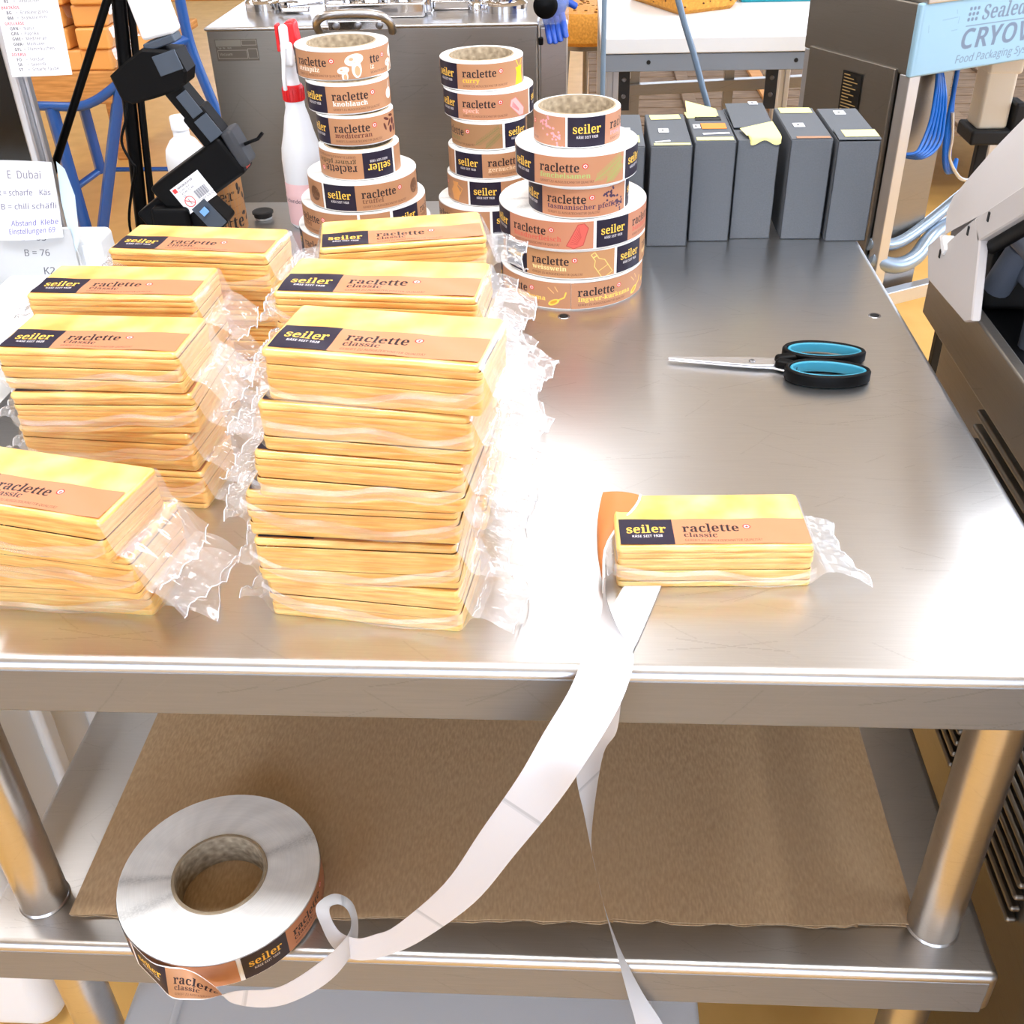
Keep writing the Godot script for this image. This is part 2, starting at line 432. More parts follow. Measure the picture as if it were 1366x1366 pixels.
# ------------------------------------------------------------------ the scene
func _ready() -> void:
	setup_view()
	make_materials()
	room()
	work_table()
	shelf_things()
	cheese_stacks()
	loose_pack()
	scissors()
	label_towers()
	grey_boxes()
	table_back_things()
	clamp_arm()
	notes()
	cart()
	steel_machine()
	white_table()
	packing_machine()
	slicer_cabinet()
	crates()

func setup_view() -> void:
	var cam := Camera3D.new(); cam.name = "camera"; add_child(cam)
	cam.fov = 51.17; cam.near = 0.02; cam.far = 60.0
	cam.transform = Transform3D(Basis(Vector3.UP, 0.0704917) * Basis(Vector3.RIGHT, -0.6025895) * Basis(Vector3.BACK, -0.0308531), V(-0.370226, 0.512, 0.548962))
	cam.current = true
	var sky_m := ProceduralSkyMaterial.new()
	sky_m.sky_top_color = Color(0.74, 0.83, 0.96); sky_m.sky_horizon_color = Color(0.93, 0.95, 1.0)
	sky_m.ground_bottom_color = Color(0.35, 0.36, 0.36); sky_m.ground_horizon_color = Color(0.7, 0.72, 0.74)
	sky_m.sky_energy_multiplier = 4.4
	var sky := Sky.new(); sky.sky_material = sky_m
	var env := Environment.new()
	env.background_mode = Environment.BG_SKY; env.sky = sky
	env.ambient_light_source = Environment.AMBIENT_SOURCE_SKY
	env.tonemap_mode = Environment.TONE_MAPPER_LINEAR; env.tonemap_exposure = 0.32
	env.sdfgi_enabled = true; env.ssao_enabled = true; env.ssil_enabled = true
	var we := WorldEnvironment.new(); we.environment = env; we.name = "environment"; add_child(we)
	# unseen ceiling fixtures: glowing panel + area light of the same size just below it
	for f in [[-0.46, -3.5, 0.17, 3.4, 1.15, "ahead over the steel machine"], [1.5, -1.6, 0.34, 3.0, 2.1, "over the right side of the room"], [-2.8, -2.4, 0.34, 3.0, 1.6, "over the blue cart"], [-0.3, 0.14, 2.6, 0.40, 2.8, "straight above the work table"]]:  # out of view, placed for the table's bright streak, pack sides and pack tops
		unseen_ceiling_lamp(f[0], f[1], f[2], f[3], f[4], f[5])

const CEIL := 2.25
func unseen_ceiling_lamp(x: float, z: float, w: float, d: float, e: float, where: String) -> void:
	var t := thing("unseen_ceiling_light", "unseen long white ceiling light with a pale diffuser " + where, "ceiling light", V(x, CEIL, z), 0.0, "unseen ceiling lights")
	var m := MB.new(); m.rbox(Vector3(0, -0.03, 0), Vector3(w + 0.04, 0.06, d + 0.04), 0.005)
	obj("frame", m, mat(Color(0.9, 0.9, 0.9), 0.5), t)
	var p := MB.new(); p.rbox(Vector3(0, -0.064, 0), Vector3(w, 0.008, d), 0.003)
	var g := mat(Color(0.95, 0.95, 0.95), 0.5); g.emission_enabled = true; g.emission = Color(0.97, 0.98, 1.0); g.emission_energy_multiplier = 6.0 * e
	obj("diffuser", p, g, t)
	var l := AreaLight3D.new(); l.name = "lamp"; t.add_child(l)
	l.area_size = Vector2(w, d); l.light_color = Color(0.97, 0.98, 1.0); l.light_energy = 9.0 * e; l.area_normalize_energy = false
	l.position = Vector3(0, -0.08, 0); l.rotation.x = -PI / 2; l.shadow_enabled = true
	l.area_range = 14.0; l.area_attenuation = 2.0

func room() -> void:
	var y0 := -T
	var floor_m := tri_tex(texmat(noise_image(192, 192, 0.06, 0.06, Color(0.84, 0.64, 0.34), Color(0.90, 0.71, 0.41), 31, 4), 0.42, 0.4), 0.7)
	var wall_m := mat(Color(0.89, 0.895, 0.90), 0.8)
	var fl := MB.new(); fl.rbox(V(-0.9, y0 - 0.05, -3.0), Vector3(8.6, 0.1, 12.2), 0.001, 1); struct("floor", fl, floor_m)
	var ce := MB.new(); ce.rbox(V(-0.9, CEIL + 0.05, -3.0), Vector3(8.6, 0.1, 12.2), 0.001, 1); struct("ceiling", ce, mat(Color(0.92, 0.93, 0.95), 0.8))
	var h := CEIL - y0; var yc := (CEIL + y0) * 0.5
	var m := MB.new(); m.rbox(V(-5.05, yc, -3.0), Vector3(0.1, h, 12.0), 0.001, 1); struct("wall_left", m, wall_m)
	m = MB.new(); wall_x(m, 3.1, -5.0, 3.2, [[-2.9, -1.6], [-0.7, 1.0]], -0.55, 1.75); struct("wall_front", m, wall_m)  # unseen windows behind the viewer, placed to light the apron and shelf
	# back and right walls, two unseen windows each, placed to light the packs
	m = MB.new()
	wall_x(m, -9.0, -5.0, 3.2, [[-3.6, -1.2], [-0.4, 2.2]], 0.15, 1.75)
	struct("wall_back", m, wall_m)
	m = MB.new()
	wall_z(m, 3.2, -9.0, 3.0, [[-6.5, -3.6], [-2.9, 0.6]], 0.05, 1.85)
	struct("wall_right", m, wall_m)
	var k := 1
	for w in [[-3.6, -1.2], [-0.4, 2.2]]:
		unseen_window(k, V((w[0] + w[1]) * 0.5, 0.95, -9.0), w[1] - w[0], 1.6, 0.0); k += 1
	for w in [[-2.9, -1.6], [-0.7, 1.0]]:
		unseen_window(k, V((w[0] + w[1]) * 0.5, 0.6, 3.0), w[1] - w[0], 2.3, PI); k += 1
	for w in [[-6.5, -3.6], [-2.9, 0.6]]:
		unseen_window(k, V(3.2, 0.95, (w[0] + w[1]) * 0.5), w[1] - w[0], 1.8, -PI / 2); k += 1

func wall_x(m: MB, z: float, x0: float, x1: float, holes: Array, ya: float, yb: float) -> void:
	var x := x0
	for hh in holes + [[x1, x1]]:
		if hh[0] - x > 0.001: m.rbox(V((x + hh[0]) / 2, (CEIL - T) / 2, z - 0.05), Vector3(hh[0] - x, CEIL + T, 0.1), 0.001, 1)
		if hh[1] > hh[0]:
			m.rbox(V((hh[0] + hh[1]) / 2, (ya - T) / 2, z - 0.05), Vector3(hh[1] - hh[0], ya + T, 0.1), 0.001, 1)
			m.rbox(V((hh[0] + hh[1]) / 2, (yb + CEIL) / 2, z - 0.05), Vector3(hh[1] - hh[0], CEIL - yb, 0.1), 0.001, 1)
		x = hh[1]

func wall_z(m: MB, x: float, z0: float, z1: float, holes: Array, ya: float, yb: float) -> void:
	var z := z0
	for hh in holes + [[z1, z1]]:
		if hh[0] - z > 0.001: m.rbox(V(x + 0.05, (CEIL - T) / 2, (z + hh[0]) / 2), Vector3(0.1, CEIL + T, hh[0] - z), 0.001, 1)
		if hh[1] > hh[0]:
			m.rbox(V(x + 0.05, (ya - T) / 2, (hh[0] + hh[1]) / 2), Vector3(0.1, ya + T, hh[1] - hh[0]), 0.001, 1)
			m.rbox(V(x + 0.05, (yb + CEIL) / 2, (hh[0] + hh[1]) / 2), Vector3(0.1, CEIL - yb, hh[1] - hh[0]), 0.001, 1)
		z = hh[1]

func unseen_window(k: int, at: Vector3, w: float, h: float, turn: float) -> void:  # out of view, lets daylight onto the table
	var o := Node3D.new(); o.name = "unseen_window_%d" % k; add_child(o); o.position = at; o.rotation.y = turn; o.set_meta("kind", "structure")
	var m := MB.new()
	for s in [-1, 1]:
		m.rbox(Vector3(s * (w / 2 - 0.025), 0, -0.05), Vector3(0.05, h, 0.08), 0.004)
		m.rbox(Vector3(0, s * (h / 2 - 0.025), -0.05), Vector3(w, 0.05, 0.08), 0.004)
	m.rbox(Vector3(0, 0, -0.05), Vector3(0.04, h, 0.07), 0.004)
	struct("window_frame", m, M.white_plastic, o)
	var g := mat(Color(0.95, 0.97, 1.0, 0.06), 0.02); g.transparency = BaseMaterial3D.TRANSPARENCY_ALPHA
	for s in [-1, 1]:
		var p := MB.new(); p.rbox(Vector3(s * w / 4, 0, -0.05), Vector3(w / 2 - 0.06, h - 0.1, 0.006), 0.001, 1)
		struct("pane", p, g, o)

# ------------------------------------------------------------------ work table
func work_table() -> void:
	var t := thing("work_table", "stainless steel work table with rounded front edge, round legs and a lower shelf", "table", V(-0.48, -T, -0.5))
	var m := MB.new(); m.rbox(V(-0.48, -0.025, -0.5025), Vector3(0.96, 0.05, 1.005), 0.009, 4); obj("tabletop", m, M.steel, t, true)
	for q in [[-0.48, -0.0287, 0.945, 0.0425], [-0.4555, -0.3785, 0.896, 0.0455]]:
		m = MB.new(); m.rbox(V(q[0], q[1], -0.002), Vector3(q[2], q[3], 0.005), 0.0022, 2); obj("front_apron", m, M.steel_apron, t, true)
	m = MB.new(); m.rbox(V(-0.4555, -0.348 - 0.0265, -0.49), Vector3(0.911, 0.053, 0.98), 0.008, 4); obj("shelf", m, M.steel_plain, t, true)
	for q in [[-0.865, -0.05], [-0.046, -0.05], [-0.865, -0.94], [-0.046, -0.94]]:
		m = MB.new()
		m.lathe([Vector2(0.0, 0.0), Vector2(0.0215, 0.0), Vector2(0.0219, 0.001), Vector2(0.0219, T - 0.05)], V(q[0], -T, q[1]), 40)
		m.lathe([Vector2(0.0219, 0), Vector2(0.0232, 0.0006), Vector2(0.0226, 0.002), Vector2(0.0219, 0.003)], V(q[0], -0.348, q[1]), 40)
		m.lathe([Vector2(0.026, 0), Vector2(0.026, 0.03), Vector2(0.0219, 0.034)], V(q[0], -T, q[1]), 32)
		obj("leg", m, M.steel_plain, t, true)
	for q in [[-0.3842, -0.5897], [-0.0335, -0.5905], [-0.90, -0.59]]:
		m = MB.new()
		m.lathe([Vector2(0.0072, 0.0), Vector2(0.0066, 0.0006), Vector2(0.0052, 0.0004)], V(q[0], 0.0, q[1]), 24)
		obj("hole_rim", m, M.screw, t, true)
		m = MB.new(); m.lathe([Vector2(0.0054, 0.0), Vector2(0.0054, 0.0003), Vector2(0.0, 0.0003)], V(q[0], 0, q[1]), 20)
		obj("bolt_hole", m, M.hole, t, true)

# ------------------------------------------------------------------ cardboard, large label roll and its paper
func smooth(a: Array, sub: int) -> Array:
	var o := []
	for i in a.size() - 1:
		var p0: Vector3 = a[maxi(i - 1, 0)]; var p1: Vector3 = a[i]; var p2: Vector3 = a[i + 1]; var p3: Vector3 = a[mini(i + 2, a.size() - 1)]
		for k in sub:
			var s := float(k) / sub
			o.push_back(0.5 * ((2.0 * p1) + (p2 - p0) * s + (2.0 * p0 - 5.0 * p1 + 4.0 * p2 - p3) * s * s + (3.0 * p1 - p0 - 3.0 * p2 + p3) * s * s * s))
	o.push_back(a[a.size() - 1])
	return o

# a paper band between two edges; off lifts it along its normal, uv runs along the band in lengths of "unit"
func band(l: Array, r: Array, off: float, unit: float, flip: bool, u0 := 0.0) -> MB:
	var m := MB.new(); var rows := []; var uvs := []
	var s := u0
	for i in l.size():
		var a: Vector3 = l[i]; var b: Vector3 = r[i]
		if i > 0: s += ((a + b) * 0.5).distance_to((l[i - 1] + r[i - 1]) * 0.5)
		var t: Vector3 = ((l[mini(i + 1, l.size() - 1)] + r[mini(i + 1, l.size() - 1)]) - (l[maxi(i - 1, 0)] + r[maxi(i - 1, 0)])).normalized()
		var nn := (b - a).normalized().cross(t).normalized()
		var row := []; var uv := []
		for k in 4:
			var f := k / 3.0
			row.push_back(a.lerp(b, f) + nn * off); uv.push_back(Vector2(s / unit, f))
		rows.push_back(row); uvs.push_back(uv)
	m.grid(rows, uvs, false, flip)
	return m

func shelf_things() -> void:
	# cardboard: two liners on a fluted core, torn along the front
	var rng := RandomNumberGenerator.new(); rng.seed = 3
	var c := thing("cardboard_sheet", "brown corrugated cardboard sheet lying on the lower steel shelf", "cardboard", V(-0.45, -0.348, -0.42))
	var edge := []
	for k in 61:
		var f := k / 60.0
		edge.push_back(Vector2(lerpf(-0.833, -0.060, f), lerpf(-0.031, -0.046, f) + rng.randf_range(-0.0012, 0.0012) - (0.002 if int(f * 14) % 4 == 1 else 0.0)))
	for lay in 3:
		var m := MB.new()
		if lay == 1:
			var rows := []
			for z in [0.0, 1.0]:
				var row := []
				for k in 601:
					var f := k / 600.0; var e: Vector2 = edge[int(f * 60)]
					row.push_back(V(e.x if f > 0 and f < 1 else e.x, -0.3460 + 0.0012 * sin(k * 0.785), lerpf(-0.86, e.y - 0.001, z)) + Vector3((f * 60 - int(f * 60)) * 0.0129, 0, 0))
				rows.push_back(row)
			m.grid(rows)
			obj("fluted_core", m, M.cardboard, c, true); continue
		var y := -0.3478 if lay == 0 else -0.3446
		var pl := PackedVector2Array()
		for e in edge: pl.push_back(Vector2(e.x, -(e.y + (rng.randf_range(-0.0015, 0.001) if lay == 0 else 0.0))))
		pl.push_back(Vector2(-0.063, 0.86)); pl.push_back(Vector2(-0.838, 0.86))
		m.prism(pl, 0.0006, Transform3D(Basis(Vector3.RIGHT, Vector3.FORWARD, Vector3.UP), V(0, y, 0)))
		obj("liner_sheet", m, M.cardboard, c, true)
	# the roll
	var at := V(-0.692, -0.3440, -0.055)
	var classic: StandardMaterial3D = label_mat("classic")
	var t := make_roll("big paper label roll lying on the cardboard with its strip pulled up to the table", "", at, 0.0911, 0.0345, 0.0434, 0.0398)
	t.rotation = Vector3(deg_to_rad(1.0), 0, deg_to_rad(-0.5))
	# printed band round the roll: label after label; angle is measured from the viewer's direction to the right
	var per := 0.154 / 0.0913
	for k in 3: label_patch(t, classic, 0.0913, 0.0345, deg_to_rad(25.0) - per * (k) + 0.02, 0.150 / 0.0913)
	var ml := [V(-0.3484, 0.0020, -0.1050), V(-0.3482, 0.0020, -0.0803), V(-0.3497, 0.0020, -0.0585), V(-0.3560, 0.0040, -0.0327), V(-0.3646, 0.0080, 0.0009), V(-0.3736, -0.0020, 0.0200), V(-0.3897, -0.0251, 0.0350), V(-0.4073, -0.0585, 0.0450), V(-0.4346, -0.1096, 0.0500), V(-0.4649, -0.1719, 0.0500)]
	ml += [V(-0.5072,-0.2331,0.0450), V(-0.5259,-0.2465,0.0450), V(-0.5411,-0.2553,0.0430), V(-0.5561,-0.2555,0.0380), V(-0.5654,-0.2504,0.0280), V(-0.5680,-0.2508,0.0180), V(-0.5621,-0.2550,0.0120), V(-0.5541,-0.2570,0.0160), V(-0.5482,-0.2547,0.0300), V(-0.5502,-0.2528,0.0450), V(-0.5685,-0.2623,0.0600), V(-0.6052,-0.2903,0.0660), V(-0.6417,-0.2979,0.0660), V(-0.668, -0.313, 0.065), V(-0.690, -0.327, 0.058), V(-0.711, -0.343, 0.047), V(-0.7270, -0.3440, 0.0345), V(-0.7510,-0.3440,0.0160)]
	var mr := [V(-0.3465, 0.0220, -0.0758), V(-0.3465, 0.0222, -0.0512), V(-0.3389, 0.0158, -0.0276), V(-0.3300, 0.0131, -0.0103), V(-0.3294, 0.0095, 0.0054), V(-0.3387, -0.0065, 0.0266), V(-0.3602, -0.0296, 0.0542), V(-0.3799, -0.0808, 0.0475), V(-0.4110, -0.1362, 0.0494), V(-0.4445, -0.2006, 0.0457)]
	mr += [V(-0.4920,-0.2644,0.0379), V(-0.5207,-0.2813,0.0407), V(-0.5454,-0.2904,0.0398), V(-0.5663,-0.2888,0.0313), V(-0.5799,-0.2802,0.0151), V(-0.5862,-0.2753,-0.0001), V(-0.5735,-0.2769,-0.0135), V(-0.5575,-0.2821,-0.0089), V(-0.5491,-0.2853,0.0120), V(-0.5502,-0.2871,0.0359), V(-0.5698,-0.2977,0.0575), V(-0.6115,-0.3250,0.0617), V(-0.6516,-0.3309,0.0577), V(-0.674, -0.336, 0.040), V(-0.693, -0.318, 0.0365), V(-0.711, -0.313, 0.0370), V(-0.7270, -0.3100, 0.0340), V(-0.7510,-0.3095,0.0160)]
	var L := smooth(ml, 6); var R := smooth(mr, 6)
	var s := thing("label_strip", "long white label strip curling from the big roll up to the single cheese pack", "label strip", V(-0.5, -0.3, 0.04))
	obj("backing_paper", band(L, R, 0.0, 0.154, false), M.liner, s, true)
	var run := 0.0
	for i in range(1, L.size()): run += ((L[i] + R[i]) * 0.5).distance_to((L[i - 1] + R[i - 1]) * 0.5)
	obj("printed_labels", band(L, R, 0.0003, 0.154, false, (1.0 - fposmod(run / 0.154, 1.0)) * 0.154), label_mat("strip"), s, true)
	var hl := [V(-0.3295, 0.0015, -0.0995), V(-0.3382, 0.0015, -0.0767), V(-0.3482, 0.0015, -0.0464), V(-0.3539, 0.0018, -0.0244), V(-0.3595, 0.0030, 0.0040), V(-0.3628, -0.0115, 0.0100), V(-0.3666, -0.0499, 0.0120), V(-0.3668, -0.0943, 0.0120), V(-0.3608, -0.1339, 0.0120), V(-0.3551, -0.1731, 0.0120), V(-0.3491, -0.2097, 0.0120), V(-0.3430, -0.2453, 0.0140), V(-0.3331, -0.2950, 0.0160), V(-0.3211, -0.3546, 0.0200), V(-0.3098, -0.4117, 0.0220), V(-0.2979, -0.4978, 0.0220)]
	var hr := [V(-0.3022, 0.0015, -0.0983), V(-0.3105, 0.0015, -0.0720), V(-0.3227, 0.0015, -0.0347), V(-0.3287, 0.0018, -0.0171), V(-0.3326, 0.0028, 0.0045), V(-0.3360, -0.0108, 0.0095), V(-0.3383, -0.0553, 0.0030), V(-0.3465, -0.0958, -0.0130), V(-0.3522, -0.1562, -0.0142), V(-0.3538, -0.2010, -0.0099), V(-0.3483, -0.2381, -0.0092), V(-0.3419, -0.2725, -0.0060), V(-0.3279, -0.3196, 0.0010), V(-0.3062, -0.3772, 0.0060), V(-0.2827, -0.4304, 0.0100), V(-0.2636, -0.5051, 0.0148)]
	var h := thing("liner_strip", "empty pale liner strip hanging twisted from under the single pack past the shelf", "paper strip", V(-0.34, -0.2, 0.01))
	obj("liner_paper", band(smooth(hl, 6), smooth(hr, 6), 0.0, 0.154, false), M.liner, h, true)

# ------------------------------------------------------------------ label rolls
var label_mats := {}
func label_mat(kind: String) -> StandardMaterial3D:
	if label_mats.has(kind): return label_mats[kind]
	var spec: Array = {
		"classic": ["classic", Color(0.2, 0.12, 0.14), "", Color(0.72, 0.49, 0.35)],
		"steinpilz": ["steinpilz", Color(0.96, 0.9, 0.84), "mushrooms", KRAFT],
		"knoblauch": ["knoblauch", Color(0.97, 0.93, 0.9), "garlic", KRAFT],
		"mediterran": ["mediterran", Color(0.36, 0.16, 0.14), "olives", KRAFT],
		"pfeffer": ["grüner pfeffer", Color(0.30, 0.24, 0.16), "", KRAFT],
		"trueffel": ["trüffel", Color(0.44, 0.29, 0.2), "truffle", KRAFT],
		"curry": ["curry", Color(0.95, 0.74, 0.2), "curry", KRAFT],
		"speck": ["speck", Color(0.96, 0.68, 0.62), "bacon", Color(0.71, 0.505, 0.375)],
		"rosmarin": ["rosmarin", Color(0.46, 0.45, 0.27), "rosemary", Color(0.61, 0.455, 0.315)],
		"geraeuchert": ["geräuchert", Color(0.90, 0.78, 0.64), "", KRAFT],
		"honig": ["honig", Color(0.86, 0.6, 0.33), "jug", KRAFT],
		"rosa": ["rosa pfeffer", Color(0.95, 0.6, 0.66), "pink", Color(0.71, 0.505, 0.39)],
		"fenchel": ["fenchelsamen", Color(0.60, 0.72, 0.42), "fennel", Color(0.71, 0.505, 0.375)],
		"tasman": ["tasmanischer pfeffer", Color(0.30, 0.18, 0.28), "peppercorns", Color(0.71, 0.495, 0.365)],
		"fleisch": ["bündnerfleisch", Color(0.78, 0.34, 0.28), "dried", Color(0.73, 0.495, 0.38)],
		"weisswein": ["weisswein", Color(0.96, 0.87, 0.62), "bottle", Color(0.70, 0.515, 0.355)],
		"kurkuma": ["ingwer-kurkuma", Color(0.96, 0.80, 0.36), "spoon", Color(0.69, 0.495, 0.365)],
		"strip": ["classic", Color(0.2, 0.12, 0.14), "", KRAFT]}[kind]
	var im := label_image(spec[0], spec[1], spec[2], spec[3])
	if kind == "strip":     # label and the white gap to the next one
		var w := Image.create(660, 160, false, Image.FORMAT_RGBA8); w.fill(Color(0.93, 0.93, 0.93))
		w.blit_rect(im, Rect2i(0, 0, 640, 146), Vector2i(10, 7)); w.rotate_180(); im = w
	label_mats[kind] = texmat(im, 0.45, 0.4)
	return label_mats[kind]

# curved label on a roll of radius r: its left end at angle a (0 = towards the viewer, growing to the right), span in radians
func label_patch(t: Node3D, m: Material, r: float, h: float, a: float, span: float, upside := false, lift := 0.0003, tall := 0.0312, part := 1.0) -> void:
	var rows := []; var uvs := []
	var y0 := (h - tall) * 0.5
	for i in 2:
		var row := []; var uv := []
		for k in 33:
			var f := k / 32.0; var an := a + span * f
			row.push_back(Vector3((r + lift) * sin(an), y0 + tall * i, (r + lift) * cos(an)))
			uv.push_back(Vector2(1.0 - f * part, float(i)) if upside else Vector2(1.0 - part + f * part, 1.0 - i))
		rows.push_back(row); uvs.push_back(uv)
	var mb := MB.new(); mb.grid(rows, uvs)
	obj("label", mb, m, t)

var annulus: StandardMaterial3D
func make_roll(label: String, group: String, at: Vector3, r: float, h: float, core_r: float, hole_r: float, turn := 0.0) -> Node3D:
	if annulus == null:    # wound edges of the paper: faint rings and handling marks; u runs round, v across
		var im := Image.create(512, 96, false, Image.FORMAT_RGBA8)
		var f := FastNoiseLite.new(); f.seed = 9; f.frequency = 1.0
		for y in 96:
			for x in 512:
				var a := TAU * x / 512.0
				var g := 0.93 + 0.035 * f.get_noise_2d(y * 0.7, 3.0)
				g += 0.05 * f.get_noise_2d(cos(a) * 2.2 + y * 0.012, sin(a) * 2.2)
				for q in [[2.55, 0.10], [5.75, 0.09], [3.0, 0.06]]:
					var d: float = absf(wrapf(a - q[0], -PI, PI)) / q[1]
					g -= 0.22 * exp(-d * d) * (0.55 + 0.45 * f.get_noise_2d(x * 0.6, y * 0.12))
				im.set_pixel(x, y, Color(g, g * 0.995, g * 0.98))
		annulus = texmat(im, 0.6, 0.3)
	var t := thing("label_roll", label, "label roll", at, turn, group)
	var w := MB.new()
	w.lathe([Vector2(core_r, 0.0), Vector2(r - 0.0006, 0.0), Vector2(r, 0.0006), Vector2(r, h - 0.0006), Vector2(r - 0.0006, h)], Vector3.ZERO, 72)
	obj("paper_edge", w, M.white_paper, t)
	w = MB.new()
	var rows := []; var uvs := []
	for k in 9:
		var row := []; var uv := []
		for i in 73:
			var a := TAU * i / 72
			var rr := lerpf(r - 0.0006, core_r, k / 8.0)
			row.push_back(Vector3(rr * cos(a), h + 0.0004 * sin(k * 2.1) * sin(a * 2 + k), rr * sin(a))); uv.push_back(Vector2(i / 72.0, k / 8.0))
		rows.push_back(row); uvs.push_back(uv)
	w.grid(rows, uvs, false, true)
	obj("wound_paper", w, annulus, t)
	w = MB.new()
	w.lathe([Vector2(hole_r, 0.0), Vector2(core_r, 0.0), Vector2(core_r, h + 0.0002), Vector2(core_r - 0.0006, h + 0.0008), Vector2(hole_r + 0.0006, h + 0.0008), Vector2(hole_r, h), Vector2(hole_r, 0.0)], Vector3.ZERO, 56)
	obj("cardboard_core", w, M.core, t)
	return t

func label_towers() -> void:
	var h := 0.0345
	# radius, x, z, label kind, angle (degrees) of the left end of the label in view, upside down, colour words
	var towers := [
		["right", "label roll tower in front of the grey boxes", [
			[0.0853, -0.3764, -0.6925, "kurkuma", -101.0, false, "label roll with yellow spoon print, bottom of the tower by the grey boxes"],
			[0.0840, -0.3735, -0.6950, "weisswein", -69.0, false, "label roll with wine bottle outline, second from bottom by the grey boxes"],
			[0.0860, -0.3755, -0.6950, "fleisch", -84.0, false, "label roll with red dried meat print, third from bottom by the grey boxes"],
			[0.0568, -0.3685, -0.6690, "tasman", -88.0, false, "narrow label roll with dark peppercorn print, third from top by the grey boxes"],
			[0.0687, -0.3715, -0.6780, "fenchel", -77.0, false, "label roll with green fennel print, second from top by the grey boxes"],
			[0.0480, -0.3711, -0.6800, "rosa", -12.0, false, "narrow label roll with pink dots, top of the tower by the grey boxes"]]],
		["middle", "label roll tower behind the front one", [
			[0.0680, -0.4940, -0.9200, "honig", -125.0, false, "bottom label roll of the tower standing before the steel machine's middle"],
			[0.0597, -0.4889, -0.9240, "honig", -29.0, false, "label roll with an orange jug print, second from bottom of the back tower"],
			[0.0571, -0.4884, -0.9270, "geraeuchert", -55.0, false, "label roll with pale smoked flavour lettering, third from bottom of the back tower"],
			[0.0507, -0.4892, -0.9290, "rosmarin", -150.0, false, "label roll with green rosemary sprigs and no white block in front, back tower"],
			[0.0600, -0.4900, -0.9450, "speck", -83.0, false, "label roll with pink bacon print, second from top of the back tower"],
			[0.0551, -0.4980, -0.9500, "curry", -80.0, false, "label roll with yellow curry lettering, top of the back tower"]]],
		["left", "label roll tower beside the spray bottle", [
			[0.0870, -0.6508, -0.8290, "trueffel", -100.0, false, "bottom label roll of the tower beside the spray bottle, mostly hidden"],
			[0.0800, -0.6480, -0.8200, "trueffel", 25.0, false, "second label roll from the bottom beside the spray bottle, behind the cheese"],
			[0.0690, -0.6450, -0.8120, "trueffel", -45.0, false, "label roll with brown truffle lettering, third from bottom beside the spray bottle"],
			[0.0500, -0.6440, -0.8050, "pfeffer", -120.0, true, "upside down label roll in the middle of the tower beside the spray bottle"],
			[0.0480, -0.6490, -0.8240, "mediterran", -94.0, false, "label roll with dark olive print, third from top beside the spray bottle"],
			[0.0515, -0.6565, -0.8366, "knoblauch", -80.0, false, "label roll with white garlic lettering, second from top beside the spray bottle"],
			[0.0580, -0.6640, -0.8600, "steinpilz", -46.0, false, "label roll with white mushroom print, top of the tower beside the spray bottle"]]]]
	for tw in towers:
		var y := 0.0
		for q in tw[2]:
			var r: float = q[0]
			var t := make_roll(q[6], tw[1], V(q[1], y, q[2]), r, h, minf(0.0430, r - 0.0035), minf(0.0405, r - 0.0065))
			# turn the roll so that angle 0 faces the camera
			t.rotation.y = atan2(-0.370 - q[1], 0.549 - q[2])
			var m := label_mat(q[3]); var per := 0.1535 / r; var sp := 0.1500 / r
			var a := deg_to_rad(q[4]); var k := 0
			var n := int(TAU / per)
			for i in n: label_patch(t, m, r, h, a + per * i, sp, q[5])
			var rest := TAU - per * n - 0.05
			if rest > 0.2: label_patch(t, m, r, h, a + per * n, rest, q[5], 0.0003, 0.0312, rest / sp)
			# last label of the winding laps over the first
			if q[3] == "kurkuma": label_patch(t, m, r, h, 0.0, sp * 0.714, false, 0.0009, 0.0312, 0.714)
			if q[3] == "steinpilz": label_patch(t, m, r, h, deg_to_rad(33.0) - sp, sp, false, 0.0009)
			y += h + 0.0009

# ------------------------------------------------------------------ cheese packs
var pack_seed := 100
